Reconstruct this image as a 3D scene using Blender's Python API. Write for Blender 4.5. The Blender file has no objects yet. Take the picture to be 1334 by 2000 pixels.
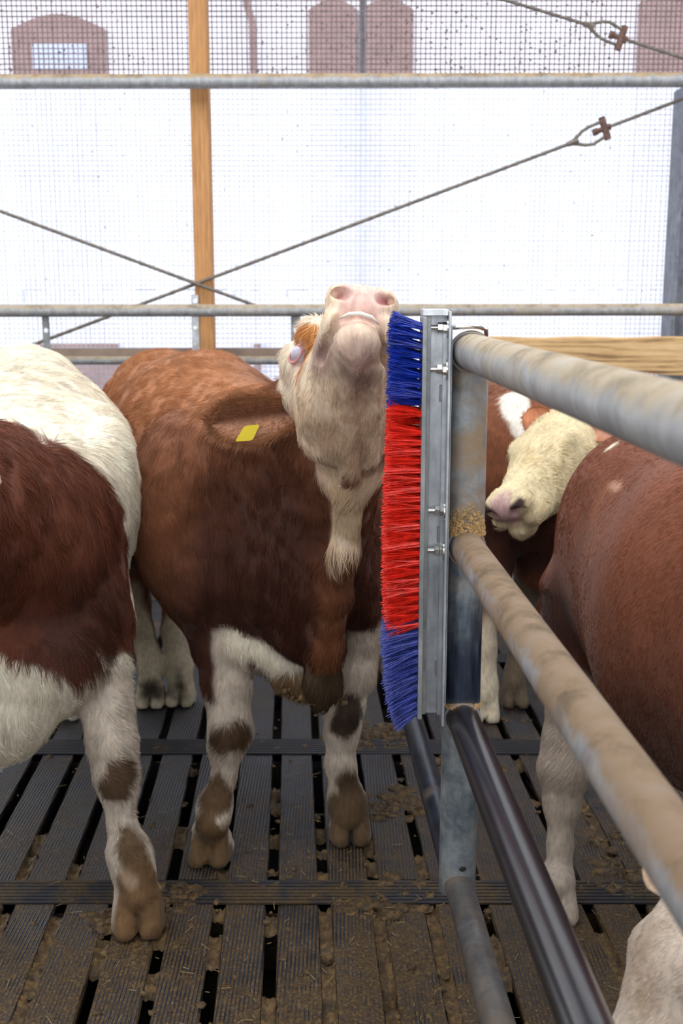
import bpy, math, random
import numpy as np
from mathutils import Vector, Matrix

S = bpy.context.scene
COL = S.collection
R = math.radians
random.seed(7)
rng = np.random.default_rng(11)

# ------------------------------------------------------------------ camera
PITCH = 11.2
FPX = 2175.0
CZ = 1.6
cam_d = bpy.data.cameras.new('camera')
cam = bpy.data.objects.new('camera', cam_d)
COL.objects.link(cam)
cam.location = (0, 0, CZ)
cam.rotation_euler = (R(90 - PITCH), 0, 0)
cam_d.sensor_fit = 'VERTICAL'
cam_d.sensor_height = 36
cam_d.lens = FPX / 2000 * 36
cam_d.clip_start = 0.02
cam_d.dof.use_dof = True
cam_d.dof.focus_distance = 2.35
cam_d.dof.aperture_fstop = 5.0
S.camera = cam

# ------------------------------------------------------------------ sky, light, exposure
w = bpy.data.worlds.new('overcast_sky')
S.world = w
w.use_nodes = True
wn = w.node_tree
wn.nodes.clear()
wo = wn.nodes.new('ShaderNodeOutputWorld')
wb = wn.nodes.new('ShaderNodeBackground')
wb.inputs[0].default_value = (0.94, 0.97, 1.0, 1)
wb.inputs[1].default_value = 3.0
wn.links.new(wb.outputs[0], wo.inputs[0])
S.view_settings.view_transform = 'Standard'
S.view_settings.look = 'None'
S.view_settings.exposure = 0.0
S.view_settings.gamma = 1.0
S.view_settings.use_curve_mapping = False
SUN = bpy.data.lights.new('veiled_sun', 'SUN')
SUN.energy = 0.6
SUN.angle = R(25)
SUN.color = (1.0, 0.95, 0.88)
sun = bpy.data.objects.new('veiled_sun', SUN)
COL.objects.link(sun)
sun.rotation_euler = (R(28), R(-18), 0)
S.cycles.max_bounces = 6
S.cycles.diffuse_bounces = 3
S.cycles.transmission_bounces = 4
S.cycles.transparent_max_bounces = 8

CP, SP = math.cos(R(PITCH)), math.sin(R(PITCH))


def W(px, py, Y):
    """point of the world seen at pixel px, py at horizontal distance Y"""
    u = 1000 - py
    d = np.array([px - 667.0, u * SP + FPX * CP, u * CP - FPX * SP])
    return np.array([0, 0, CZ]) + d * (Y / d[1])


# ------------------------------------------------------------------ nodes
class N:
    def __init__(s, name):
        s.m = bpy.data.materials.new(name)
        s.m.use_nodes = True
        s.t = s.m.node_tree
        s.t.nodes.clear()
        s.out = s.t.nodes.new('ShaderNodeOutputMaterial')
        s.b = s.t.nodes.new('ShaderNodeBsdfPrincipled')
        s.t.links.new(s.b.outputs[0], s.out.inputs[0])

    def n(s, typ, **kw):
        x = s.t.nodes.new(typ)
        for k, v in kw.items():
            setattr(x, k, v)
        return x

    def put(s, sock, v):
        if isinstance(v, bpy.types.NodeSocket):
            s.t.links.new(v, sock)
        elif isinstance(v, (tuple, list)) and len(v) == 3 and sock.type == 'RGBA':
            sock.default_value = (*v, 1)
        else:
            sock.default_value = v

    def set(s, **kw):
        for k, v in kw.items():
            s.put(s.b.inputs[k.replace('_', ' ')], v)
        return s

    def coord(s, scale=(1, 1, 1), kind='Object', rot=(0, 0, 0)):
        tc = s.n('ShaderNodeTexCoord')
        mp = s.n('ShaderNodeMapping')
        mp.inputs['Scale'].default_value = scale
        mp.inputs['Rotation'].default_value = rot
        if kind == 'Position':
            g = s.n('ShaderNodeNewGeometry')
            s.t.links.new(g.outputs['Position'], mp.inputs[0])
        else:
            s.t.links.new(tc.outputs[kind], mp.inputs[0])
        return mp.outputs[0]

    def noise(s, vec, scale, detail=4, rough=0.55, dist=0.0):
        x = s.n('ShaderNodeTexNoise')
        x.inputs['Scale'].default_value = scale
        x.inputs['Detail'].default_value = detail
        x.inputs['Roughness'].default_value = rough
        x.inputs['Distortion'].default_value = dist
        s.t.links.new(vec, x.inputs['Vector'])
        return x.outputs['Fac']

    def ramp(s, fac, stops, interp='LINEAR'):
        x = s.n('ShaderNodeValToRGB')
        cr = x.color_ramp
        cr.interpolation = interp
        while len(cr.elements) < len(stops):
            cr.elements.new(0.5)
        for e, (p, c) in zip(cr.elements, stops):
            e.position = p
            e.color = (*c, 1) if len(c) == 3 else c
        s.t.links.new(fac, x.inputs[0])
        return x.outputs[0]

    def mix(s, fac, a, b, mode='MIX'):
        x = s.n('ShaderNodeMix', data_type='RGBA', blend_type=mode)
        s.put(x.inputs['Factor'], fac)
        s.put(x.inputs['A'], a)
        s.put(x.inputs['B'], b)
        return x.outputs['Result']

    def math(s, op, a, b=0.0, c=None, clamp=False):
        x = s.n('ShaderNodeMath', operation=op)
        x.use_clamp = clamp
        s.put(x.inputs[0], a)
        s.put(x.inputs[1], b)
        if c is not None:
            s.put(x.inputs[2], c)
        return x.outputs[0]

    def sep(s, vec):
        x = s.n('ShaderNodeSeparateXYZ')
        s.t.links.new(vec, x.inputs[0])
        return x.outputs

    def attr(s, name):
        x = s.n('ShaderNodeAttribute')
        x.attribute_name = name
        return x.outputs['Color']

    def bump(s, h, strength=0.3, dist=0.01):
        x = s.n('ShaderNodeBump')
        x.inputs['Strength'].default_value = strength
        x.inputs['Distance'].default_value = dist
        s.t.links.new(h, x.inputs['Height'])
        s.t.links.new(x.outputs[0], s.b.inputs['Normal'])
        return s


def g3(v):
    return (v, v, v)


def mat_fur():
    m = N('short_hide')
    c = m.attr('col')
    n = m.noise(m.coord((1, 1, .35), 'Position'), 90, 3)
    n2 = m.noise(m.coord((1, 1, 1), 'Position'), 9, 4)
    c = m.mix(1.0, c, m.ramp(n, [(.3, g3(.72)), (.7, g3(1.08))]), 'MULTIPLY')
    c = m.mix(1.0, c, m.ramp(n2, [(.3, g3(.85)), (.7, g3(1.08))]), 'MULTIPLY')
    m.set(Base_Color=c, Roughness=.75, Specular_IOR_Level=.2)
    m.b.inputs['Sheen Weight'].default_value = .1
    m.bump(n, .35, .006)
    return m.m


def mat_hair():
    m = N('coat_hair')
    m.set(Base_Color=m.attr('col'), Roughness=.55, Specular_IOR_Level=.25)
    return m.m


def mat_skin(name, a, b, rough=.45, sc=60):
    m = N(name)
    n = m.noise(m.coord(), sc, 4)
    m.set(Base_Color=m.ramp(n, [(.3, a), (.7, b)]), Roughness=rough)
    m.bump(n, .2, .002)
    return m.m


def mat_galv(name, base=(.42, .44, .47), dark=(.22, .24, .27), dirt=(.36, .24, .13), dirt_lo=.62, dirt_hi=.75, metal=.35, rough=.45,
             top=False, zfade=None):
    m = N(name)
    p = m.coord((1, 1, 1), 'Position')
    n1 = m.noise(p, 21, 6, .65, .3)
    n2 = m.noise(p, 5, 5, .65, .3)
    n3 = m.noise(m.coord((1, 1, .15), 'Position'), 60, 3)
    c = m.ramp(n1, [(.32, dark), (.62, base), (.85, tuple(min(1, x * 1.3) for x in base))])
    c = m.mix(.25, c, m.ramp(n3, [(.35, g3(.15)), (.7, g3(.8))]), 'OVERLAY')
    f = m.ramp(n2, [(dirt_lo, g3(0)), (dirt_hi, g3(1))])
    if top:
        g = m.n('ShaderNodeNewGeometry')
        nz = m.sep(g.outputs['Normal'])[2]
        k = m.math('MULTIPLY_ADD', n1, 1.3, m.math('MULTIPLY', nz, .9))
        k = m.ramp(m.math('MULTIPLY', k, .5, clamp=True), [(.38, g3(0)), (.6, g3(1))])
        f = m.math('MAXIMUM', f, k)
    if zfade:
        z = m.sep(m.coord((1, 1, 1), 'Position'))[2]
        # lower part of the post worn dark and streaked
        zz = m.math('ADD', z, m.math('MULTIPLY', n3, .12))
        k = m.n('ShaderNodeMapRange')
        m.put(k.inputs[0], zz)
        k.inputs[1].default_value, k.inputs[2].default_value = zfade
        kk = m.math('SUBTRACT', 1.0, k.outputs[0])
        lo = m.n('ShaderNodeMapRange')
        m.put(lo.inputs[0], z)
        lo.inputs[1].default_value, lo.inputs[2].default_value = .74, .80
        kk = m.math('MULTIPLY', kk, lo.outputs[0])
        c = m.mix(kk, c, m.ramp(n3, [(.35, (.012, .016, .03)), (.62, (.04, .055, .09)), (.8, (.2, .24, .3))]))
        f = m.math('MULTIPLY', f, m.math('SUBTRACT', 1.0, kk))
    n4 = m.noise(p, 13, 6, .7, .2)
    c = m.mix(f, c, m.ramp(n4, [(.33, tuple(x * .5 for x in dirt)), (.5, dirt), (.66, (dirt[0] * 1.1, dirt[1] * 1.2, dirt[2] * 1.45))]))
    r = m.math('MULTIPLY_ADD', f, .35, rough)
    m.set(Base_Color=c, Metallic=m.math('MULTIPLY', m.math('SUBTRACT', 1.0, f), metal), Roughness=r)
    m.bump(n1, .12, .003)
    return m.m


def mat_plain(name, c, rough=.5, metal=0.0, var=.15, sc=30, bump=.1, spec=.5, aniso=(1, 1, 1)):
    m = N(name)
    n = m.noise(m.coord(aniso, 'Position'), sc, 5)
    m.set(Base_Color=m.ramp(n, [(.3, tuple(x * (1 - var) for x in c)), (.7, tuple(min(1, x * (1 + var)) for x in c))]),
          Roughness=rough, Metallic=metal, Specular_IOR_Level=spec)
    m.bump(n, bump, .003)
    return m.m


def mat_slat():
    m = N('ribbed_rubber_with_dung')
    p = m.coord((1, 1, 1), 'Position')
    s = m.sep(p)
    # fine ribs run along the slat
    tx = m.sep(m.coord((1, 1, 1), 'Object'))[0]
    rib = m.math('SINE', m.math('MULTIPLY', tx, 2 * math.pi / .0098))
    rib01 = m.math('MULTIPLY_ADD', rib, .5, .5)
    big = m.noise(p, 3.2, 6, .62, .4)
    med = m.noise(p, 17, 6, .7, .5)
    fine = m.noise(p, 120, 4, .6)
    near = m.n('ShaderNodeMapRange')
    m.put(near.inputs[0], s[1])
    near.inputs[1].default_value, near.inputs[2].default_value = 3.5, 2.35
    near.inputs[3].default_value, near.inputs[4].default_value = .02, .24
    rx = m.n('ShaderNodeMapRange')
    m.put(rx.inputs[0], s[0])
    rx.inputs[1].default_value, rx.inputs[2].default_value = 0.0, .7
    rx.inputs[3].default_value, rx.inputs[4].default_value = 0.0, .07
    a = m.math('ADD', m.math('MULTIPLY_ADD', big, .55, m.math('MULTIPLY', med, .55)), near.outputs[0])
    a = m.math('ADD', a, rx.outputs[0])
    a = m.math('SUBTRACT', a, m.math('MULTIPLY', rib01, .26))
    f = m.ramp(a, [(.535, g3(0)), (.60, g3(1))])
    rub = m.ramp(med, [(.3, (.006, .007, .010)), (.7, (.026, .028, .040))])
    dung = m.ramp(fine, [(.3, (.022, .013, .006)), (.52, (.075, .042, .014)), (.72, (.20, .118, .036))])
    m.set(Base_Color=m.mix(f, rub, dung), Roughness=m.math('MULTIPLY_ADD', f, .35, .33), Specular_IOR_Level=.5)
    h = m.math('ADD', m.math('MULTIPLY', rib01, m.math('MULTIPLY_ADD', f, -.65, .8)), m.math('MULTIPLY', m.math('MULTIPLY', f, fine), 1.6))
    h = m.math('ADD', h, m.math('MULTIPLY', med, .8))
    m.bump(h, .7, .0035)
    return m.m


def mat_dung():
    m = N('dung')
    p = m.coord((1, 1, 1), 'Position')
    n = m.noise(p, 45, 6, .7)
    m.set(Base_Color=m.ramp(n, [(.3, (.020, .012, .005)), (.48, (.075, .042, .014)), (.72, (.24, .14, .042))]), Roughness=.6)
    m.bump(n, .8, .006)
    return m.m


def mat_wood(name, a, b, c, axis='x', sc=2.2):
    m = N(name)
    st = {'x': (.6, 5, 5), 'z': (7, 7, .7)}[axis]
    v = m.coord(st, 'Position')
    n = m.noise(v, sc, 6, .65, 1.2)
    n2 = m.noise(v, sc * 7, 4, .6)
    wv = m.n('ShaderNodeTexWave', wave_type='BANDS', bands_direction='Z' if axis == 'x' else 'X')
    wv.inputs['Scale'].default_value = 2.2
    wv.inputs['Distortion'].default_value = 9
    wv.inputs['Detail'].default_value = 3
    m.t.links.new(v, wv.inputs[0])
    col = m.ramp(m.math('MULTIPLY_ADD', wv.outputs['Fac'], .16, m.math('MULTIPLY', n, .85)), [(.28, a), (.5, b), (.8, c)])
    col = m.mix(.25, col, m.ramp(n2, [(.3, g3(.2)), (.7, g3(.9))]), 'OVERLAY')
    m.set(Base_Color=col, Roughness=.75)
    m.bump(n2, .3, .004)
    return m.m


def mat_sheet():
    m = N('white_curtain_fabric')
    p = m.coord((1, 1, 1), 'Position')
    n = m.noise(p, 7, 4)
    tr = m.n('ShaderNodeBsdfTranslucent')
    df = m.n('ShaderNodeBsdfDiffuse')
    c = m.ramp(n, [(.3, (.80, .81, .84)), (.7, (.86, .87, .89))])
    m.t.links.new(c, tr.inputs[0])
    m.t.links.new(c, df.inputs[0])
    mx = m.n('ShaderNodeMixShader')
    mx.inputs[0].default_value = .22
    m.t.links.new(tr.outputs[0], mx.inputs[1])
    m.t.links.new(df.outputs[0], mx.inputs[2])
    tp = m.n('ShaderNodeBsdfTransparent')
    m2 = m.n('ShaderNodeMixShader')
    m2.inputs[0].default_value = .16
    m.t.links.new(mx.outputs[0], m2.inputs[1])
    m.t.links.new(tp.outputs[0], m2.inputs[2])
    m.t.links.new(m2.outputs[0], m.out.inputs[0])
    m.t.nodes.remove(m.b)
    return m.m


M = {}
M['fur'] = mat_fur()
M['hair'] = mat_hair()
M['pipe'] = mat_galv('galvanised_pipe', (.46, .47, .49), (.30, .31, .33), (.42, .30, .17), .6, .8, .25, .5, top=True)
M['pipe_near'] = mat_galv('dusty_galvanised_pipe', (.44, .44, .45), (.28, .28, .29), (.40, .32, .22), .5, .8, .15, .55, top=True)
M['pipe_rusty'] = mat_galv('rusty_galvanised_pipe', (.38, .39, .41), (.20, .22, .26), (.235, .155, .092), .38, .62, .15, .55, top=True)
M['post'] = mat_galv('galvanised_post', (.33, .36, .38), (.11, .14, .17), (.27, .18, .10), .50, .66, .35, .42, zfade=(.95, 1.12))
M['pipe_low'] = mat_galv('dull_lower_pipe', (.115, .11, .11), (.05, .05, .06), (.13, .085, .045), .40, .62, .3, .45)
M['zinc'] = mat_galv('bright_zinc_sheet', (.60, .62, .65), (.42, .44, .48), (.45, .38, .28), .72, .85, .55, .38)
M['zinc_dark'] = mat_galv('dull_zinc_edge', (.36, .37, .38), (.22, .23, .24), (.3, .25, .18), .6, .8, .4, .5)
M['bolt'] = mat_plain('polished_steel', (.72, .71, .68), .22, .95, .1, 60, .05)
M['sleeve'] = mat_plain('glossy_black_plastic', (.014, .012, .016), .27, 0, .4, 14, .05, .8, (1, 1, 1))
M['blue'] = mat_plain('blue_bristle', (.006, .028, .33), .35, 0, .45, 70, 0)
M['blue_dull'] = mat_plain('dusty_blue_bristle', (.045, .065, .34), .45, 0, .4, 70, 0)
M['red'] = mat_plain('red_bristle', (.86, .022, .010), .35, 0, .35, 70, 0)
M['slat'] = mat_slat()
M['dung'] = mat_dung()
M['straw'] = mat_plain('straw', (.38, .27, .12), .7, 0, .3, 80, 0)
M['wood'] = mat_wood('orange_stained_timber', (.38, .17, .06), (.50, .245, .09), (.58, .31, .13), 'z')
M['oak'] = mat_wood('rough_sawn_oak', (.12, .06, .025), (.58, .37, .17), (.72, .50, .27), 'x')
M['net'] = mat_plain('dusty_net_thread', (.20, .15, .14), .8, 0, .3, 20, 0)
M['net_pale'] = mat_plain('bloom_paled_net_thread', (.50, .54, .64), .8, 0, .15, 20, 0)  # thread colour paled to stand in for bloom from the bright curtain
M['sheet'] = mat_sheet()
M['rod'] = mat_plain('weathered_steel_rod', (.19, .165, .14), .6, .4, .3, 40, .3)
M['rust'] = mat_plain('rusty_steel', (.16, .09, .07), .8, .2, .4, 60, .4)
M['steel'] = mat_galv('grey_steel_column', (.24, .25, .30), (.13, .14, .17), (.22, .17, .14), .6, .8, .2, .55)
M['plaster'] = mat_plain('white_render', (.60, .60, .68), .9, 0, .06, 3, .1)
M['brown_door'] = mat_plain('brown_painted_boards', (.22, .145, .145), .8, 0, .12, 6, .1)
M['bounce_yard'] = mat_plain('white_bounce_yard', (.86, .88, .92), .9, 0, .03, 2, .1)  # yard made snow white to bounce daylight onto building and curtain
M['concrete'] = mat_plain('wet_dark_concrete', (.02, .014, .01), .7, 0, .5, 8, .5)
M['concrete_wall'] = mat_plain('grey_concrete', (.3, .29, .28), .85, 0, .2, 6, .4)
M['nose'] = mat_skin('pink_nose_skin', (.70, .42, .38), (.80, .56, .50), .35)
M['pink'] = mat_skin('pink_eyelid', (.55, .22, .22), (.66, .33, .32), .35)
M['eye'] = mat_skin('pale_eyeball', (.48, .44, .56), (.62, .60, .68), .12, 140)
M['dark_eye'] = mat_plain('dark_eyeball', (.015, .01, .008), .1, 0, .2, 20, 0)
M['tooth'] = mat_skin('wet_gum', (.82, .72, .60), (.9, .82, .72), .2)
M['tag'] = mat_plain('yellow_tag_plastic', (.72, .56, .02), .45, 0, .05, 20, 0)

# ------------------------------------------------------------------ object helpers


def link(name, me, mat=None, parent=None, smooth=True):
    o = bpy.data.objects.new(name, me)
    COL.objects.link(o)
    if mat is not None and len(me.materials) == 0:
        me.materials.append(mat)
    if smooth is not None and hasattr(me, 'polygons') and len(me.polygons):
        me.polygons.foreach_set('use_smooth', [bool(smooth)] * len(me.polygons))
    if parent is not None:
        o.parent = parent
        o.matrix_parent_inverse = parent.matrix_world.inverted() if False else Matrix.Translation(-Vector(parent.location))
    return o


def tag(o, label=None, cat=None, group=None, kind=None):
    for k, v in (('label', label), ('category', cat), ('group', group), ('kind', kind)):
        if v:
            o[k] = v
    return o


def empty(name, loc, label=None, cat=None, group=None, kind=None):
    o = bpy.data.objects.new(name, None)
    COL.objects.link(o)
    o.location = Vector([float(x) for x in loc])
    o.empty_display_size = .1
    return tag(o, label, cat, group, kind)


class MB:
    """collects boxes, tubes and strips into one mesh"""

    def __init__(s):
        s.v, s.f = [], []

    def add(s, v, f):
        b = len(s.v)
        s.v += [tuple(float(c) for c in x) for x in v]
        s.f += [tuple(i + b for i in q) for q in f]

    def box(s, lo, hi, bev=0.0):
        x0, y0, z0 = lo
        x1, y1, z1 = hi
        if bev <= 0:
            v = [(x, y, z) for x in (x0, x1) for y in (y0, y1) for z in (z0, z1)]
            s.add(v, [(0, 1, 3, 2), (4, 6, 7, 5), (0, 4, 5, 1), (2, 3, 7, 6), (0, 2, 6, 4), (1, 5, 7, 3)])
        else:
            b = bev
            import bmesh
            bm = bmesh.new()
            bmesh.ops.create_cube(bm, size=1)
            for vv in bm.verts:
                vv.co = Vector(((x0 + x1) / 2 + vv.co.x * (x1 - x0), (y0 + y1) / 2 + vv.co.y * (y1 - y0), (z0 + z1) / 2 + vv.co.z * (z1 - z0)))
            bmesh.ops.bevel(bm, geom=bm.edges[:], offset=b, segments=1, affect='EDGES')
            bm.verts.index_update()
            s.add([vv.co for vv in bm.verts], [[q.index for q in f.verts] for f in bm.faces])
            bm.free()

    def tube(s, pts, r, n=16, caps=True, twist=0):
        pts = [Vector([float(c) for c in p]) for p in pts]
        rs = r if isinstance(r, (list, tuple)) else [r] * len(pts)
        T = []
        for i in range(len(pts)):
            a = pts[max(0, i - 1)]
            b = pts[min(len(pts) - 1, i + 1)]
            T.append((b - a).normalized())
        up = Vector((0, 0, 1)) if abs(T[0].z) < .9 else Vector((0, 1, 0))
        u = T[0].cross(up).normalized()
        v, f = [], []
        for i, p in enumerate(pts):
            u = (u - T[i] * u.dot(T[i])).normalized()
            ww = T[i].cross(u)
            for k in range(n):
                a = 2 * math.pi * (k + twist) / n
                v.append(p + (u * math.cos(a) + ww * math.sin(a)) * rs[i])
        for i in range(len(pts) - 1):
            for k in range(n):
                k2 = (k + 1) % n
                f.append((i * n + k, i * n + k2, (i + 1) * n + k2, (i + 1) * n + k))
        if caps:
            f.append(tuple(range(n - 1, -1, -1)))
            f.append(tuple((len(pts) - 1) * n + k for k in range(n)))
        s.add(v, f)

    def build(s, name, mat, parent=None, smooth=False, angle=True):
        me = bpy.data.meshes.new(name)
        me.from_pydata(s.v, [], s.f)
        me.update()
        o = link(name, me, mat, parent, smooth)
        if smooth and angle:
            try:
                me.set_sharp_from_angle(angle=R(40))
            except Exception:
                pass
        return o


def np_mesh(name, V, F):
    me = bpy.data.meshes.new(name)
    V = np.ascontiguousarray(V, dtype=np.float32)
    F = np.ascontiguousarray(F, dtype=np.int32)
    k = F.shape[1]
    me.vertices.add(len(V))
    me.vertices.foreach_set('co', V.ravel())
    me.loops.add(F.size)
    me.loops.foreach_set('vertex_index', F.ravel())
    me.polygons.add(len(F))
    me.polygons.foreach_set('loop_start', np.arange(0, F.size, k, dtype=np.int32))
    me.update(calc_edges=True)
    me.validate()
    return me


# ------------------------------------------------------------------ noise and implicit surfaces
def vnoise(P, freq, seed=0):
    q = P * freq + seed * 17.31
    i = np.floor(q).astype(np.int64)
    f = q - i
    f = f * f * (3 - 2 * f)

    def h(a, b, c):
        n = (a * 73856093) ^ (b * 19349663) ^ (c * 83492791) ^ (seed * 2654435)
        n = (n ^ (n >> 13)) * 1274126177
        return ((n ^ (n >> 16)) & 0xffff) / 32767.5 - 1.0
    r = 0
    for dx in (0, 1):
        wx = f[..., 0] if dx else 1 - f[..., 0]
        for dy in (0, 1):
            wy = f[..., 1] if dy else 1 - f[..., 1]
            for dz in (0, 1):
                wz = f[..., 2] if dz else 1 - f[..., 2]
                r = r + wx * wy * wz * h(i[..., 0] + dx, i[..., 1] + dy, i[..., 2] + dz)
    return r


class SDF:
    def __init__(s, xs, ys, zs):
        s.xs, s.ys, s.zs = [np.asarray(a, dtype=np.float32) for a in (xs, ys, zs)]
        s.F = np.full((len(xs), len(ys), len(zs)), 1.0, dtype=np.float32)

    def _sub(s, lo, hi):
        sl = []
        for a, l, h in zip((s.xs, s.ys, s.zs), lo, hi):
            i0 = max(0, int(np.searchsorted(a, l)) - 1)
            i1 = min(len(a), int(np.searchsorted(a, h)) + 1)
            if i1 <= i0:
                return None, None
            sl.append(slice(i0, i1))
        X = s.xs[sl[0]][:, None, None]
        Y = s.ys[sl[1]][None, :, None]
        Z = s.zs[sl[2]][None, None, :]
        return tuple(sl), (X, Y, Z)

    def _merge(s, sl, d, k, op):
        A = s.F[sl]
        if op == 'sub':
            d = -d
            h = np.clip(.5 - .5 * (d - A) / k, 0, 1)  # smooth max
            s.F[sl] = A * h + d * (1 - h) + k * h * (1 - h)
        else:
            h = np.clip(.5 + .5 * (A - d) / k, 0, 1)
            s.F[sl] = A * (1 - h) + d * h - k * h * (1 - h)

    def cap(s, a, b, ra, rb=None, k=.04, op='add'):
        rb = ra if rb is None else rb
        a, b = np.asarray(a, float), np.asarray(b, float)
        m = max(ra, rb) + k * 1.1 + .03
        sl, g = s._sub(np.minimum(a, b) - m, np.maximum(a, b) + m)
        if sl is None:
            return s
        ba = b - a
        L = float(ba @ ba) + 1e-12
        px, py, pz = g[0] - a[0], g[1] - a[1], g[2] - a[2]
        t = np.clip((px * ba[0] + py * ba[1] + pz * ba[2]) / L, 0, 1)
        d = np.sqrt((px - ba[0] * t) ** 2 + (py - ba[1] * t) ** 2 + (pz - ba[2] * t) ** 2) - (ra + (rb - ra) * t)
        s._merge(sl, d.astype(np.float32), k, op)
        return s

    def chain(s, pts, rs, k=.03, op='add'):
        for i in range(len(pts) - 1):
            s.cap(pts[i], pts[i + 1], rs[i], rs[i + 1], k, op)
        return s

    def ell(s, c, r, ax=None, k=.05, op='add'):
        """ellipsoid with radii r along the rows of ax"""
        c = np.asarray(c, float)
        m = max(r) + k * 1.1 + .03
        sl, g = s._sub(c - m, c + m)
        if sl is None:
            return s
        if ax is None:
            ax = np.eye(3)
        q = [g[0] - c[0], g[1] - c[1], g[2] - c[2]]
        l = [q[0] * a[0] + q[1] * a[1] + q[2] * a[2] for a in ax]
        k0 = np.sqrt(sum((li / ri) ** 2 for li, ri in zip(l, r)))
        k1 = np.sqrt(sum((li / ri ** 2) ** 2 for li, ri in zip(l, r))) + 1e-6
        d = k0 * (k0 - 1) / k1
        s._merge(sl, d.astype(np.float32), k, op)
        return s

    def ecap(s, a, b, ra, rb, k=.06, up=(0, 0, 1), op='add'):
        """capsule with an elliptic section (side radius, up radius)"""
        a, b = np.asarray(a, float), np.asarray(b, float)
        m = max(*ra, *rb) + k * 1.1 + .03
        sl, g = s._sub(np.minimum(a, b) - m, np.maximum(a, b) + m)
        if sl is None:
            return s
        ba = b - a
        L = float(np.linalg.norm(ba))
        f = ba / L
        sd = np.cross(f, up)
        sd /= np.linalg.norm(sd)
        uu = np.cross(sd, f)
        q = [g[0] - a[0], g[1] - a[1], g[2] - a[2]]
        pf = q[0] * f[0] + q[1] * f[1] + q[2] * f[2]
        t = np.clip(pf / L, 0, 1)
        ps = q[0] * sd[0] + q[1] * sd[1] + q[2] * sd[2]
        pu = q[0] * uu[0] + q[1] * uu[1] + q[2] * uu[2]
        pf = pf - t * L
        rs = ra[0] + (rb[0] - ra[0]) * t
        ru = ra[1] + (rb[1] - ra[1]) * t
        rf = np.minimum(rs, ru)
        k0 = np.sqrt((ps / rs) ** 2 + (pu / ru) ** 2 + (pf / rf) ** 2)
        k1 = np.sqrt((ps / rs ** 2) ** 2 + (pu / ru ** 2) ** 2 + (pf / rf ** 2) ** 2) + 1e-6
        d = k0 * (k0 - 1) / k1
        s._merge(sl, d.astype(np.float32), k, op)
        return s

    def floor(s, z=0.0):
        s.F = np.maximum(s.F, (z - s.zs)[None, None, :])
        return s

    def mesh(s):
        F, xs, ys, zs = s.F, s.xs, s.ys, s.zs
        F[0], F[-1], F[:, 0], F[:, -1], F[:, :, 0], F[:, :, -1] = (.1,) * 6
        B = F < 0
        nx, ny, nz = F.shape
        cnt = np.zeros((nx - 1, ny - 1, nz - 1), np.int8)
        for a in (0, 1):
            for b in (0, 1):
                for c in (0, 1):
                    cnt += B[a:nx - 1 + a, b:ny - 1 + b, c:nz - 1 + c]
        act = (cnt > 0) & (cnt < 8)
        I, J, K = np.nonzero(act)
        idx = np.full(act.shape, -1, np.int32)
        idx[I, J, K] = np.arange(len(I))
        acc = np.zeros((len(I), 3))
        num = np.zeros(len(I))
        co = [(a, b, c) for a in (0, 1) for b in (0, 1) for c in (0, 1)]
        for p in co:
            for ax in range(3):
                if p[ax]:
                    continue
                q = list(p)
                q[ax] = 1
                fa = F[I + p[0], J + p[1], K + p[2]]
                fb = F[I + q[0], J + q[1], K + q[2]]
                cr = (fa < 0) != (fb < 0)
                t = np.where(cr, fa / np.where(cr, fa - fb, 1), 0)
                pa = np.stack([xs[I + p[0]], ys[J + p[1]], zs[K + p[2]]], 1)
                pb = np.stack([xs[I + q[0]], ys[J + q[1]], zs[K + q[2]]], 1)
                acc += np.where(cr[:, None], pa + (pb - pa) * t[:, None], 0)
                num += cr
        V = acc / num[:, None]
        Q = []
        for ax in range(3):
            sl0 = [slice(None)] * 3
            sl1 = [slice(None)] * 3
            sl0[ax] = slice(0, -1)
            sl1[ax] = slice(1, None)
            b0, b1 = B[tuple(sl0)], B[tuple(sl1)]
            i, j, k = np.nonzero(b0 != b1)
            o1, o2 = [(1, 2), (2, 0), (0, 1)][ax]
            e = np.stack([i, j, k], 1)
            ok = (e[:, o1] > 0) & (e[:, o2] > 0) & (e[:, o1] < F.shape[o1] - 1) & (e[:, o2] < F.shape[o2] - 1)
            e = e[ok]
            c = []
            for d1, d2 in ((1, 1), (0, 1), (0, 0), (1, 0)):
                g = e.copy()
                g[:, o1] -= d1
                g[:, o2] -= d2
                c.append(idx[g[:, 0], g[:, 1], g[:, 2]])
            q = np.stack(c, 1)
            inside = B[e[:, 0], e[:, 1], e[:, 2]]
            q[~inside] = q[~inside][:, ::-1]
            Q.append(q)
        Q = np.concatenate(Q)
        Q = Q[(Q >= 0).all(1)]
        return V, Q


def axis(lo, hi, coarse, fines=()):
    """coordinates lo..hi with finer steps inside the ranges (a, b, step)"""
    out = [lo]
    x = lo
    while x < hi:
        st = coarse
        for a, b, f in fines:
            if a - st <= x < b:
                st = min(st, f if x >= a else max(f, a - x))
        x += st
        out.append(x)
    return np.array(out)


def normals(V, Q):
    n = np.zeros_like(V)
    a, b, c, d = (V[Q[:, i]] for i in range(4))
    fn = np.cross(c - a, d - b)
    for i in range(4):
        for ax in range(3):
            n[:, ax] += np.bincount(Q[:, i], fn[:, ax], len(V))
    return n / (np.linalg.norm(n, axis=1, keepdims=True) + 1e-12)


def segd(P, a, b):
    a, b = np.asarray(a, float), np.asarray(b, float)
    ba = b - a
    t = np.clip(((P - a) @ ba) / (ba @ ba + 1e-12), 0, 1)
    return np.linalg.norm(P - a - t[:, None] * ba, axis=1), t


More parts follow.
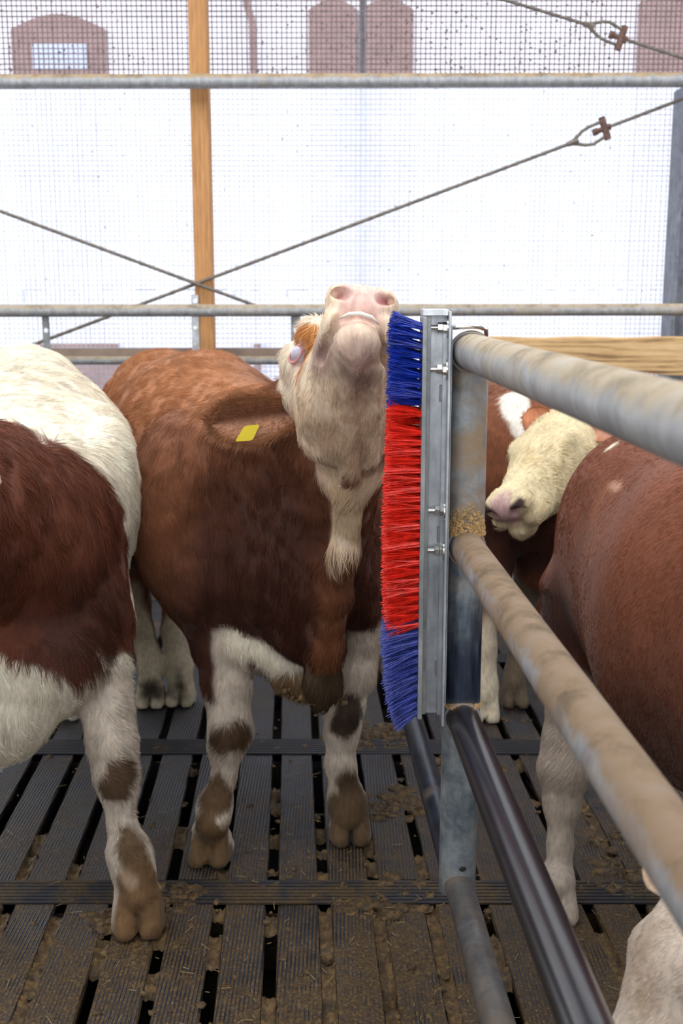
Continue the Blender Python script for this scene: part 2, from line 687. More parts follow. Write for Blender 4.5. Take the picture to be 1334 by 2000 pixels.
def paint(P, base, patches):
    """patches: (a, b, ra, rb, colour, softness, ragged)"""
    C = np.tile(np.asarray(base, float), (len(P), 1))
    C *= (1 + .12 * vnoise(P, 4, 3) + .08 * vnoise(P, 18, 5))[:, None]
    n1, n2, n3 = vnoise(P, 7, 1), vnoise(P, 23, 2), vnoise(P, 60, 9)
    for a, b, ra, rb, col, soft, rag in patches:
        d, t = segd(P, a, b)
        d = d - (ra + (rb - ra) * t) + rag * (n1 * .6 + n2 * .4 + n3 * .25)
        k = np.clip(.5 - d / max(soft, 1e-3), 0, 1)
        k = (k * k * (3 - 2 * k))[:, None]
        cc = np.asarray(col, float)[None] * (1 + .1 * n2 + .1 * n3)[:, None]
        C = C * (1 - k) + cc * k
    return np.clip(C, .003, 1)


BROWN = (.195, .070, .031)
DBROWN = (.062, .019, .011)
LBROWN = (.36, .145, .058)
WHITE = (.80, .72, .58)
LEGW = (.58, .49, .40)
CREAM = (.80, .62, .45)
PINK = (.78, .50, .43)
MUD = (.085, .048, .024)
HOOF = (.13, .075, .035)
TAN = (.58, .25, .075)


def head_prims(g, Mz, h, up, sc=1.0, mouth=True, sockets=True):
    """cattle head; Mz muzzle tip, h pointing from poll to muzzle, up towards the forehead side"""
    h = np.asarray(h, float)
    h /= np.linalg.norm(h)
    u = np.asarray(up, float)
    u = u - h * (u @ h)
    u /= np.linalg.norm(u)
    l = np.cross(u, h)          # towards the animal's left
    A = np.stack([h, l, u])

    def P(f, s, v):
        return Mz + sc * (f * h + s * l + v * u)
    c = sc
    # skull, poll, face
    g.ell(P(-.32, 0, .01), (.15 * c, .104 * c, .098 * c), A, .04)
    g.ell(P(-.42, 0, .03), (.075 * c, .088 * c, .075 * c), A, .04)
    g.ecap(P(-.30, 0, .02), P(-.075, 0, .012), (.083 * c, .07 * c), (.052 * c, .045 * c), .03, u)
    g.ell(P(-.05, 0, .010), (.050 * c, .066 * c, .046 * c), A, .025)
    for s in (-1, 1):
        g.ell(P(-.292, s * .076, .056), (.042 * c, .026 * c, .028 * c), A, .02)
        g.ell(P(-.27, s * .050, -.045), (.09 * c, .040 * c, .060 * c), A, .035)
        g.ell(P(-.072, s * .047, -.030), (.052 * c, .024 * c, .036 * c), A, .012)
        g.ell(P(-.16, s * .045, -.03), (.08 * c, .03 * c, .045 * c), A, .03)
        g.ell(P(-.030, s * .044, .018), (.026 * c, .020 * c, .020 * c), A, .02)
    # lower jaw and chin
    g.ecap(P(-.085, 0, -.055), P(-.34, 0, -.085), (.036 * c, .030 * c), (.070 * c, .048 * c), .03, u)
    g.ell(P(-.062, 0, -.062), (.046 * c, .041 * c, .034 * c), A, .014)
    # nostrils and mouth line
    for s in (-1, 1):
        g.chain([P(.002, s * .022, .000), P(-.005, s * .035, .004), P(-.020, s * .051, .012)], [.006 * c, .0115 * c, .008 * c], .006, 'sub')
    if mouth:
        pts = [P(-.125, -.060, -.060), P(-.070, -.052, -.058), P(-.022, -.038, -.042), P(-.006, 0, -.034),
               P(-.022, .038, -.042), P(-.070, .052, -.058), P(-.125, .060, -.060)]
        g.chain(pts, [.007 * c] * 7, .010, 'sub')
    for s in (-1, 1) if sockets else ():   # eye socket
        g.ell(P(-.250, s * .098, .036), (.024 * c, .014 * c, .018 * c), A, .012, 'sub')
    return P, A


SLITS = []


def hoof(g, p, fwd, sc=1.0):
    """cloven hoof standing on the floor at p, toes towards fwd"""
    f = np.array([fwd[0], fwd[1], 0.0])
    f /= np.linalg.norm(f)
    s = np.array([-f[1], f[0], 0])
    z = np.array([0, 0, 1.0])
    for k in (-1, 1):
        c = np.array([p[0], p[1], 0.0]) + s * k * .0275 * sc
        o_ = s * k
        g.cap(c + z * .088 - f * .006 - o_ * .004, c + f * .040 * sc + z * .020 + o_ * .002, .0265 * sc, .0255 * sc, .006)
        g.cap(c - f * .035 * sc + z * .022 + o_ * .003, c + f * .044 * sc + z * .012, .0275 * sc, .0245 * sc, .006)
        g.cap(c + z * .060 - f * .02, c + z * .012 + f * .012 + o_ * .004, .026 * sc, .0285 * sc, .006)
        b = np.array([p[0], p[1], 0.095]) - f * .045 * sc + s * k * .026 * sc
        g.ell(b, (.016, .014, .020), None, .012)
    c = np.array([p[0], p[1], 0.0])
    SLITS.append((c + f * .040 * sc + z * .058, c + f * .062 * sc + z * .0, .006, .009, (.018, .011, .007), .006, .002))


def leg(g, pts, rs, hp, fwd, hs=1.0, k=.03):
    hp = np.array([hp[0], hp[1], .088])
    g.chain(list(pts) + [hp], list(rs) + [.043 * hs], k)
    hoof(g, hp, fwd, hs)


def flowfield(P, Nn, default, zones):
    D = np.tile(np.asarray(default, float), (len(P), 1))
    for c, r, d in zones:
        wgt = np.exp(-(np.linalg.norm(P - np.asarray(c, float), axis=1) / r) ** 2)[:, None]
        D = D * (1 - wgt) + np.asarray(d, float) * wgt
    ns = np.stack([vnoise(P, 5, 21), vnoise(P, 5, 22), vnoise(P, 5, 23)], 1)
    n2 = np.stack([vnoise(P, 28, 24), vnoise(P, 28, 25), vnoise(P, 28, 26)], 1)
    return D, ns, n2


def make_bull(name, base_pt, g, base, patches, flow, zones, nhair, hlen, label, group=None, curly=.35, longz=(), bare=(), margin=160,
              folds=.004, fscale=3.0, cl=.2, micro=.0022, liftn=.14):
    g.floor()
    patches = list(patches) + SLITS
    SLITS.clear()
    V, Q = g.mesh()
    Nn = normals(V, Q)
    V = V + Nn * (folds * vnoise(V * np.array([1, 1, .35]), 9 * fscale / 3, 31) + micro * vnoise(V * np.array([1, 1, .4]), 38, 32))[:, None]
    Nn = normals(V, Q)
    root = empty(name, base_pt, label, 'bull', group)
    me = np_mesh('body', V, Q)
    C = paint(V, base, patches)
    ca = me.color_attributes.new('col', 'FLOAT_COLOR', 'POINT')
    ca.data.foreach_set('color', np.concatenate([C, np.ones((len(C), 1))], 1).astype(np.float32).ravel())
    link('body', me, M['fur'], root, True)
    # coat
    T = np.concatenate([Q[:, [0, 1, 2]], Q[:, [0, 2, 3]]])
    a, b, c = V[T[:, 0]], V[T[:, 1]], V[T[:, 2]]
    fn = np.cross(b - a, c - a)
    ar = np.linalg.norm(fn, axis=1)
    fn = fn / (ar[:, None] + 1e-12)
    ctr = (a + b + c) / 3
    view = np.array([0, 0, CZ]) - ctr
    dist = np.linalg.norm(view, axis=1)
    facing = (fn * view).sum(1) / dist
    zc = ctr[:, 1] * CP - (ctr[:, 2] - CZ) * SP
    px = 667 + ctr[:, 0] / zc * FPX
    py = 1000 - ((ctr[:, 2] - CZ) * CP + ctr[:, 1] * SP) / zc * FPX
    ok = (facing > -.35) & (px > -margin) & (px < 1334 + margin) & (py > -margin) & (py < 2000 + margin) & (ctr[:, 2] > .09)
    wgt = ar * ok / zc
    for cc, rr in bare:
        wgt *= np.linalg.norm(ctr - np.asarray(cc), axis=1) > rr
    if wgt.sum() <= 0 or nhair == 0:
        return root
    tri = rng.choice(len(T), nhair, p=wgt / wgt.sum())
    r1, r2 = rng.random(nhair), rng.random(nhair)
    s1 = np.sqrt(r1)[:, None]
    r2 = r2[:, None]
    P = a[tri] * (1 - s1) + b[tri] * s1 * (1 - r2) + c[tri] * s1 * r2
    n = Nn[T[tri, 0]] * (1 - s1) + Nn[T[tri, 1]] * s1 * (1 - r2) + Nn[T[tri, 2]] * s1 * r2
    n /= np.linalg.norm(n, axis=1, keepdims=True) + 1e-9
    D, ns, n2 = flowfield(P, n, flow, zones)
    D = D / (np.linalg.norm(D, axis=1, keepdims=True) + 1e-9)
    D = D + ns * curly + n2 * curly * .8 + rng.normal(0, .10, D.shape)
    t = D - n * (D * n).sum(1)[:, None]
    t /= np.linalg.norm(t, axis=1, keepdims=True) + 1e-9
    L = hlen * (.65 + .7 * rng.random(nhair))
    L *= (1 + .35 * vnoise(P, 6, 41))
    L *= np.clip(.45 + P[:, 2] * 1.0, .4, 1.0)
    for cc, rr, mul in longz:
        k = np.exp(-(np.linalg.norm(P - np.asarray(cc), axis=1) / rr) ** 2)
        L *= 1 + (mul - 1) * k
    L = L[:, None]
    lift = (.16 + liftn * vnoise(P, 30, 42) + .08 * rng.random(nhair))[:, None]
    bi = np.cross(n, t)
    cu = (n2[:, :1] * .35 + rng.normal(0, .12, (nhair, 1))) * curly * 1.6
    npt = 5
    pts = np.empty((nhair, npt, 3), np.float32)
    for i in range(npt):
        s = i / (npt - 1)
        pts[:, i] = P - n * .001 + L * (t * s + n * (lift * s - .16 * s * s) + bi * cu * s * s)
    Ch = paint(P, base, patches)
    Ch *= (1 + cl * vnoise(P * np.array([1, 1, .3]), 45, 43) + rng.normal(0, .10, nhair))[:, None]
    Ch = np.clip(Ch * 1.06, .004, .95)
    hc = bpy.data.hair_curves.new('coat')
    hc.add_curves([npt] * nhair)
    hc.attributes['position'].data.foreach_set('vector', pts.ravel())
    rad = np.tile(np.array([.00055, .0005, .00045, .0003, .00008], np.float32), nhair)
    rad = rad * np.repeat((.75 + .5 * rng.random(nhair)).astype(np.float32), npt)
    ra = hc.attributes.get('radius') or hc.attributes.new('radius', 'FLOAT', 'POINT')
    ra.data.foreach_set('value', rad)
    cc = hc.attributes.new('col', 'FLOAT_COLOR', 'CURVE')
    cc.data.foreach_set('color', np.concatenate([Ch, np.ones((nhair, 1))], 1).astype(np.float32).ravel())
    hc.materials.append(M['hair'])
    o = bpy.data.objects.new('coat', hc)
    COL.objects.link(o)
    o.parent = root
    o.matrix_parent_inverse = Matrix.Translation(-root.location)
    tag(o, kind='stuff')
    root['_tmp'] = 1
    return root


def make_ear(parent, base, tip, facing, width, hlen=.02, colour=BROWN, inner=LBROWN, nh=1800, cup=.35, inner2=None):
    """cupped leaf of an ear, open side towards facing"""
    base, tip, f = (np.asarray(x, float) for x in (base, tip, facing))
    ax = tip - base
    L = np.linalg.norm(ax)
    ax /= L
    f = f - ax * (f @ ax)
    f /= np.linalg.norm(f)
    sd = np.cross(ax, f)
    nu, nv = 22, 16
    rows = []
    for side in (1, -1):
        for i in range(nu):
            t = i / (nu - 1)
            wd = width * .5 * (.42 + .58 * math.sin(min(1, t * 1.7) * math.pi / 2)) * math.sqrt(max(0, 1 - max(0, (t - .45) / .55) ** 2.2))
            for j in range(nv):
                v = -1 + 2 * j / (nv - 1)
                p = base + ax * (t * L) + sd * (v * wd) + f * (cup * wd * (v * v) * (1.2 - .6 * t) - .012 * t * (1 - t) * 4)
                th = .0045 * (1 - abs(v) ** 4) * (1 - .6 * t)
                rows.append(p + f * th * side)
    V = np.array(rows)
    V += .0015 * vnoise(V, 60, 4)[:, None]
    Q = []
    n = nu * nv
    for sI in (0, 1):
        for i in range(nu - 1):
            for j in range(nv - 1):
                q = [sI * n + i * nv + j, sI * n + i * nv + j + 1, sI * n + (i + 1) * nv + j + 1, sI * n + (i + 1) * nv + j]
                Q.append(q if sI else q[::-1])
    for i in range(nu - 1):
        for j, rv in ((0, 0), (nv - 1, 1)):
            q = [i * nv + j, (i + 1) * nv + j, n + (i + 1) * nv + j, n + i * nv + j]
            Q.append(q[::-1] if rv else q)
    Q = np.array(Q)
    me = np_mesh('ear', V, Q)
    Nn = normals(V, Q)
    inn = np.zeros(len(V), bool)
    inn[:n] = True
    vv = np.tile(np.linspace(-1, 1, nv), nu * 2)
    C = np.tile(np.asarray(colour, float), (len(V), 1))
    k = (inn * (1 - np.abs(vv) ** 3))[:, None]
    up = np.clip((vv + .25) * 2.5, 0, 1)[:, None]
    C = C * (1 - k) + (np.asarray(inner, float) * (1 - up) + np.asarray(inner2 if inner2 else inner, float) * up) * k
    C *= (1 + .2 * vnoise(V, 30, 6))[:, None]
    ca = me.color_attributes.new('col', 'FLOAT_COLOR', 'POINT')
    ca.data.foreach_set('color', np.concatenate([C, np.ones((len(C), 1))], 1).astype(np.float32).ravel())
    o = link('ear', me, M['fur'], parent, True)
    if nh:
        q = rng.integers(0, len(Q), nh)
        wts = rng.dirichlet((1, 1, 1, 1), nh)
        P = sum(V[Q[q, i]] * wts[:, i:i + 1] for i in range(4))
        nn = sum(Nn[Q[q, i]] * wts[:, i:i + 1] for i in range(4))
        cc = sum(C[Q[q, i]] * wts[:, i:i + 1] for i in range(4))
        up_ = (P - base) @ sd / width
        d = ax * .9 + sd * np.sign(up_)[:, None] * .5 + rng.normal(0, .3, P.shape)
        d = d - nn * (d * nn).sum(1)[:, None] * .7 + nn * .25
        d /= np.linalg.norm(d, axis=1, keepdims=True)
        Lh = (hlen * (.5 + rng.random(nh)))[:, None]
        npt = 4
        pts = np.stack([P + d * Lh * s + rng.normal(0, .0006, P.shape) for s in np.linspace(0, 1, npt)], 1).astype(np.float32)
        hc = bpy.data.hair_curves.new('ear_hair')
        hc.add_curves([npt] * nh)
        hc.attributes['position'].data.foreach_set('vector', pts.ravel())
        ra = hc.attributes.get('radius') or hc.attributes.new('radius', 'FLOAT', 'POINT')
        ra.data.foreach_set('value', np.tile(np.array([.0005, .0004, .0003, .0001], np.float32), nh))
        ca2 = hc.attributes.new('col', 'FLOAT_COLOR', 'CURVE')
        cc = np.clip(cc * (1 + rng.normal(0, .15, (nh, 1))), .004, 1)
        ca2.data.foreach_set('color', np.concatenate([cc, np.ones((nh, 1))], 1).astype(np.float32).ravel())
        hc.materials.append(M['hair'])
        oh = bpy.data.objects.new('ear_hair', hc)
        COL.objects.link(oh)
        oh.parent = o
        o_inv = Matrix.Identity(4)
        oh.matrix_parent_inverse = o_inv
        tag(oh, kind='stuff')
    return o


def ball(name, c, r, mat, parent, ax=None, seg=20, cut=None):
    """ellipsoid mesh, r along the rows of ax"""
    c = np.asarray(c, float)
    r = (r, r, r) if isinstance(r, float) else r
    ax = np.eye(3) if ax is None else ax
    V, F = [], []
    for i in range(seg // 2 + 1):
        th = math.pi * i / (seg // 2)
        for j in range(seg):
            ph = 2 * math.pi * j / seg
            q = (math.sin(th) * math.cos(ph) * r[0], math.sin(th) * math.sin(ph) * r[1], math.cos(th) * r[2])
            V.append(c + ax[0] * q[0] + ax[1] * q[1] + ax[2] * q[2])
    for i in range(seg // 2):
        for j in range(seg):
            j2 = (j + 1) % seg
            F.append((i * seg + j, (i + 1) * seg + j, (i + 1) * seg + j2, i * seg + j2))
    mb = MB()
    mb.add(V, F)
    return mb.build(name, mat, parent, True, False)


def eye_parts(root, P, A, s, ball_mat, sc=1.0, lids=True, c=None, out=None):
    if c is None:
        c = P(-.252, s * .086, .036)
        out = A[1] * s * .8 + A[0] * .6
        t1 = A[0] * .8 - A[1] * s * .6
        t2 = A[2]
    else:
        out = np.asarray(out, float) / np.linalg.norm(out)
        t1 = A[0] - out * (A[0] @ out)
        t1 /= np.linalg.norm(t1)
        t2 = np.cross(t1, out)
    if not lids:
        c = c - A[1] * s * .030
    ball('eye', c, (.021 * sc, .0175 * sc, .016 * sc), ball_mat, root, A)
    if not lids:
        return
    mb = MB()
    ring = []
    for k in range(25):
        a = 2 * math.pi * k / 24
        ring.append(c + out * .010 * sc + t1 * math.cos(a) * .0205 * sc + t2 * math.sin(a) * .0105 * sc)
    mb.tube(ring, .0030 * sc, 8, False)
    mb.build('eyelid', M['pink'], root, True, False)


# ------------------------------------------------------------------ the setting
fl = MB()
fl.box((-6, -.6, -.50), (6, 6.3, -.22))
floor = fl.build('floor', M['concrete'])
tag(floor, kind='structure')
fa = MB()
fa.box((-6, -3.0, -.45), (6, -.6, -.02))
tag(fa.build('floor', mat_plain('feed_alley_concrete', (.22, .20, .17), .85, 0, .12, 4, .2)), kind='structure')
SL = -.0437                      # direction of the slats and of the gate


def slat_x(k, Y):
    return -.067 + .14 * k + SL * Y


for r, (y0, y1) in enumerate([(1.12, 1.70), (1.824, 2.706), (2.834, 3.686), (3.824, 4.676), (4.804, 5.666)]):
    lim = 14 if r < 2 else 17
    for k in range(-lim, lim - 2):
        mb = MB()
        L = .0562 + random.uniform(-.002, .002)
        zt = random.uniform(-.004, .0)
        x = slat_x(k + .5, (y0 + y1) / 2)
        hy = (y1 - y0) / 2
        v = []
        for yy, zz, ww in ((-hy, -.11, .6), (-hy, zt - .008, 1), (-hy, zt, .94), (hy, zt, .94), (hy, zt - .008, 1), (hy, -.11, .6)):
            for sx in (-1, 1):
                v.append((sx * L * ww + SL * yy, yy, zz))
        # ring pairs: section is built from left and right profile
        f = [(0, 2, 3, 1), (2, 4, 5, 3), (4, 6, 7, 5), (6, 8, 9, 7), (8, 10, 11, 9), (0, 10, 8, 2), (2, 8, 6, 4), (1, 3, 9, 11), (3, 5, 7, 9), (0, 1, 11, 10)]
        mb.add(v, f)
        o = mb.build('slat', M['slat'], None)
        o.location = (x, (y0 + y1) / 2, 0)
        o.parent = floor
        if zt < -.0005 and False:
            pass


def strip(y0, y1):
    mb = MB()
    n = 7
    for i in range(n):
        a = y0 + (y1 - y0) * i / n
        b = y0 + (y1 - y0) * (i + .72) / n
        mb.box((-3.2, a, -.03), (3.2, b, .0015))
    mb.box((-3.2, y0, -.2), (3.2, y1, -.004))
    o = mb.build('cross_strip', M['cross'], floor)
    return o


def mat_cross():
    m = N('cross_rubber_with_dung')
    p = m.coord((1, 1, 1), 'Position')
    n = m.noise(p, 9, 6, .7, .4)
    f2 = m.noise(p, 110, 4)
    s = m.sep(p)
    near = m.n('ShaderNodeMapRange')
    m.put(near.inputs[0], s[1])
    near.inputs[1].default_value, near.inputs[2].default_value = 3.7, 2.6
    near.inputs[3].default_value, near.inputs[4].default_value = -.06, .06
    f = m.ramp(m.math('ADD', n, near.outputs[0]), [(.46, g3(0)), (.62, g3(1))])
    m.set(Base_Color=m.mix(f, (.018, .018, .024), m.ramp(f2, [(.3, (.03, .018, .008)), (.7, (.11, .068, .025))])), Roughness=.6)
    m.bump(n, .4, .003)
    return m.m


M['cross'] = mat_cross()
for y0, y1 in ((1.72, 1.82), (2.71, 2.83), (3.69, 3.82), (4.68, 4.80), (5.67, 5.9)):
    strip(y0, y1)

# the rest of the barn shell: dark side walls, a roof with a wide open ridge light; plus a low rear wall added to block low light
for nm, lo, hi in (('wall_light_block', (-5.5, -.95, -.3), (5.5, -.8, 1.32)), ('wall_left', (-5.7, -3.2, -.3), (-5.5, 6.2, 4.6)), ('wall_right', (5.5, -3.2, -.3), (5.7, 6.2, 4.6)),
                   ('ceiling', (-5.7, -3.2, 4.6), (5.7, .2, 4.7)), ('ceiling', (-5.7, 4.6, 4.6), (5.7, 6.5, 4.7))):
    wm = MB()
    wm.box(lo, hi)
    tag(wm.build(nm, M['concrete_wall']), kind='structure')

# dung pressed into the gaps and lying in lumps
mb = MB()


def lump(cx, cy, cz, rx, ry, rz, seg=7, rings=4, amp=.35, sd=None):
    v, f = [], []
    ph0 = random.random() * 6
    for i in range(rings + 1):
        th = math.pi / 2 * i / rings
        for j in range(seg):
            ph = 2 * math.pi * j / seg + ph0
            q = 1 + random.uniform(-amp, amp) * (1 if i else .3)
            v.append((cx + rx * math.cos(ph) * math.cos(th) * q, cy + ry * math.sin(ph) * math.cos(th) * q, cz + rz * math.sin(th) * q))
    for i in range(rings):
        for j in range(seg):
            f.append((i * seg + j, i * seg + (j + 1) % seg, (i + 1) * seg + (j + 1) % seg, (i + 1) * seg + j))
    mb.add(v, f)


for k in range(-13, 10):
    n = 150
    ys_ = np.linspace(1.84, 3.68, n)
    xs_ = slat_x(k, 0) + SL * ys_
    for_h = vnoise(np.stack([xs_ * 0 + k * 3.3, ys_, ys_ * 0], 1), 4.5, 12) + .6 * vnoise(np.stack([xs_ * 0 + k * 3.3, ys_, ys_ * 0], 1), 17, 13)
    lim_ = np.interp(ys_, [1.84, 2.7, 3.0, 3.68], [-.25, -.1, .15, .45]) - (.2 if k > 0 else 0)
    on = for_h > lim_
    on &= ~((ys_ > 2.70) & (ys_ < 2.84))
    prev = None
    for i in range(n):
        if not on[i]:
            prev = None
            continue
        e = min(1, (for_h[i] - lim_[i]) * 4)
        row = []
        for j in range(6):
            q = -1 + 2 * j / 5
            row.append((xs_[i] + q * .0165, ys_[i] + random.uniform(-.003, .003), -.034 + .030 * e + random.uniform(-.006, .007) - .006 * (1 - q * q)))
        b0_ = len(mb.v)
        mb.v += row
        if prev is not None:
            for j in range(5):
                mb.f.append((prev + j, prev + j + 1, b0_ + j + 1, b0_ + j))
        prev = b0_
for i in range(900):
    Y = 1.9 + 2.6 * random.random() ** 1.6
    X = random.uniform(-1.5, 1.2)
    if vnoise(np.array([[X, Y, 0]]), 2.6, 8)[0] + (.35 if X > .05 else 0) + (.25 if Y < 2.8 else 0) < .12:
        continue
    s_ = random.uniform(.004, .013)
    lump(X, Y, -.004, s_, s_ * random.uniform(.7, 1.5), s_ * random.uniform(.3, .8), 6, 3)
for (cx, cy, rr, n_) in ((.16, 3.3, .16, 120), (.12, 3.85, .16, 120), (.42, 3.55, .14, 70), (-.62, 2.62, .08, 40), (.10, 2.75, .14, 60), (.85, 2.9, .25, 90), (-.45, 2.75, .1, 40)):
    for i in range(n_):
        a_ = random.random() * 6.28
        q = rr * random.random() ** .7
        s_ = random.uniform(.01, .03)
        lump(cx + q * math.cos(a_), cy + q * math.sin(a_) * .8, -.006, s_, s_, s_ * random.uniform(.25, .6), 7, 3)
dg = mb.build('dung', M['dung'], None, True, False)
tag(dg, 'brown dung pressed into the slat gaps and lying in lumps on the rubber floor', 'dung', None, 'stuff')
mb = MB()
for i in range(380):
    Y = 1.9 + 1.9 * random.random() ** 1.5
    X = random.uniform(-1.3, 1.0)
    a = random.uniform(0, 3.14)
    L = random.uniform(.004, .018)
    c = Vector((X, Y, .004))
    d = Vector((math.cos(a), math.sin(a), random.uniform(-.1, .1))) * L
    mb.tube([c - d, c + d], .0007, 4, True)
tag(mb.build('straw_bits', M['straw'], None), 'loose yellow straw bits strewn over the dirty floor', 'straw', None, 'stuff')

# ------------------------------------------------------------------ back of the barn
Yn = 6.0
wl = MB()
wl.box((-4.2, 6.05, -.3), (4.2, 6.2, .85))
tag(wl.build('wall_back', M['concrete_wall']), kind='structure')


def zat(py, Y):
    return W(667, py, Y)[2]


def net(name, z0, z1, th, mat, label, extra=0):
    mb = MB()
    cell = .0252
    x = -2.7
    while x < 2.7:
        j = random.uniform(-.0008, .0008)
        q = th * random.uniform(.8, 1.25)
        mb.box((x + j, Yn - q * .4, z0), (x + j + q, Yn + q * .4, z1))
        x += cell
    z = z0
    while z < z1:
        q = th * random.uniform(.8, 1.25)
        mb.box((-2.7, Yn - q * .4, z), (2.7, Yn + q * .4, z + q))
        z += cell
    for i in range(extra):
        X = random.uniform(-2.2, 2.2)
        Z = z0 + (z1 - z0) * random.random() ** 1.5
        if vnoise(np.array([[X, 0, Z]]), 2.2, 5)[0] < -.05 + random.uniform(-.2, .3):
            continue
        X = round(X / cell) * cell + random.uniform(-.004, .004)
        s_ = random.uniform(.002, .005)
        mb.box((X - s_, Yn - s_, Z - s_), (X + s_ * random.uniform(1, 2), Yn + s_ * .5, Z + s_))
    o = mb.build(name, mat)
    return tag(o, label, 'net', None, 'stuff')


z_top = zat(147, Yn)
net('windbreak_net', z_top, 3.75, .0052, M['net'], 'brown dusty windbreak netting above the high pipe at the open barn side', 2600)
net('windbreak_net', .85, z_top, .0030, M['net_pale'], 'bloom-paled windbreak netting in front of the white curtain below the high pipe', 500)

sh = MB()
zs0 = zat(672, 6.03)
nxs = 60
v, f = [], []
for i in range(nxs + 1):
    x = -2.9 + 5.8 * i / nxs
    for j in range(9):
        z = zs0 + (z_top - zs0) * j / 8
        v.append((x, 6.05 + .012 * math.sin(x * 3.1 + j) + .006 * math.sin(x * 9), z))
for i in range(nxs):
    for j in range(8):
        f.append((i * 9 + j, (i + 1) * 9 + j, (i + 1) * 9 + j + 1, i * 9 + j + 1))
sh.add(v, f)
tag(sh.build('wind_curtain', M['sheet'], None, True, False), 'white translucent curtain stretched behind the pale netting', 'curtain')
# seam and hem marks of the curtain
sm = MB()
x = -2.4
while x < 2.5:
    d_ = random.uniform(.02, .12)
    z = zat(567, 6.03) + random.uniform(-.004, .004)
    sm.box((x, 6.026, z), (x + d_, 6.031, z + random.uniform(.002, .006)))
    if random.random() < .12:
        sm.box((x, 6.026, z - .03 - random.random() * .04), (x + .005, 6.031, z))
    x += d_ + random.uniform(.01, .16)
sm_ = sm.build('seam_stitches', M['net_pale'], bpy.data.objects['wind_curtain'])
tag(sm_, kind='stuff')
hb = MB()
hb.box((-2.9, 5.975, zat(680, 5.98)), (2.9, 5.99, zat(697, 5.98)))
tag(hb.build('curtain_batten', mat_plain('brown_batten_wood', (.30, .22, .17), .8, 0, .2, 9, .2)), 'thin brown batten along the lower edge of the white curtain', 'batten')
cp = MB()
cp.tube([(W(706, 600, 6.12)[0], 6.12, .85), (W(706, 600, 6.12)[0], 6.12, 3.75)], .017, 12)
tag(cp.build('curtain_pole', M['steel'], None, True), 'slim grey upright pole behind the netting above the raised muzzle', 'pole')
# second sheet of outside below the batten
# outside
gb = MB()
gb.box((-30, 6.3, -.6), (30, 60, -.45))
gb.box((-30, -30, -.6), (30, -3.2, -.1))
tag(gb.build('ground', M['bounce_yard']), kind='structure')
YB = 13.0
bl = empty('farm_building', (0, YB, -.45), 'white farm building with brown arched doors seen through the upper netting', 'building')
wm = MB()
wm.box((-8, YB, -.45), (8, YB + .3, 6.4))
wm.build('wall', M['plaster'], bl)


def arch(x0, x1, ytop, yshould, parent, win=None, slit=None):
    a = W(x0, ytop, YB - .03)
    b = W(x1, ytop, YB - .03)
    zs = W(x0, yshould, YB - .03)[2]
    zt = a[2]
    xa, xb = a[0], b[0]
    pts = [(xa, -.45), (xb, -.45), (xb, zs)]
    for i in range(1, 12):
        t = i / 12
        pts.append((xb + (xa - xb) * t, zs + (zt - zs) * math.sin(math.pi * t)))
    pts.append((xa, zs))
    mb = MB()
    n = len(pts)
    mb.add([(x, YB - .06, z) for x, z in pts] + [(x, YB + .01, z) for x, z in pts],
           [tuple(range(n - 1, -1, -1))] + [(i, (i + 1) % n, n + (i + 1) % n, n + i) for i in range(n)])
    o = mb.build('arched_door', M['brown_door'], parent)
    if win:
        wa, wb_ = W(win[0], win[1], YB - .07), W(win[2], win[3], YB - .07)
        mb = MB()
        mb.box((wa[0], YB - .075, wb_[2]), (wb_[0], YB - .058, wa[2]))
        mb.build('window_pane', M['plaster_blue'], o)
    return o


M['plaster_blue'] = mat_plain('pale_glazing', (.36, .40, .54), .25, 0, .05, 5, 0)
arch(20, 205, 28, 58, bl, (62, 84, 170, 134))
arch(603, 698, -2, 20, bl)
arch(703, 808, -2, 20, bl)
arch(1250, 1440, -20, 5, bl)
mb = MB()
mb.tube([W(478, -40, 12.9), W(482, 10, 12.9), W(492, 40, 12.9), W(494, 90, 12.9), (W(494, 90, 12.9)[0], 12.9, -.4)], .04, 10)
mb.build('drain_pipe', M['brown_door'], bl, True)

# high and low pipes across the barn side
YR = 5.6


def hpipe(name, py0, py1, Y, r, mat, label, x0=-2.6, x1=2.6, group=None):
    z0, z1 = zat(py0, Y), zat(py1, Y)
    mb = MB()
    n = 14
    mb.tube([(x0 + (x1 - x0) * i / n, Y, z0 + (z1 - z0) * i / n) for i in range(n + 1)], r, 20)
    return tag(mb.build(name, mat, None, True), label, 'pipe', group)


hpipe('cross_pipe', 161, 155, YR, .034, M['pipe'], 'high horizontal grey pipe crossing the orange timber post')
hpipe('barrier_pipe', 608, 604, 5.45, .029, M['pipe_near'], 'long horizontal dusty pipe behind the raised muzzle')
hpipe('barrier_pipe', 704, 704, 5.635, .021, M['pipe_near'], 'lower thin dusty pipe seen just above the brown backs', -2.4, 0.2)
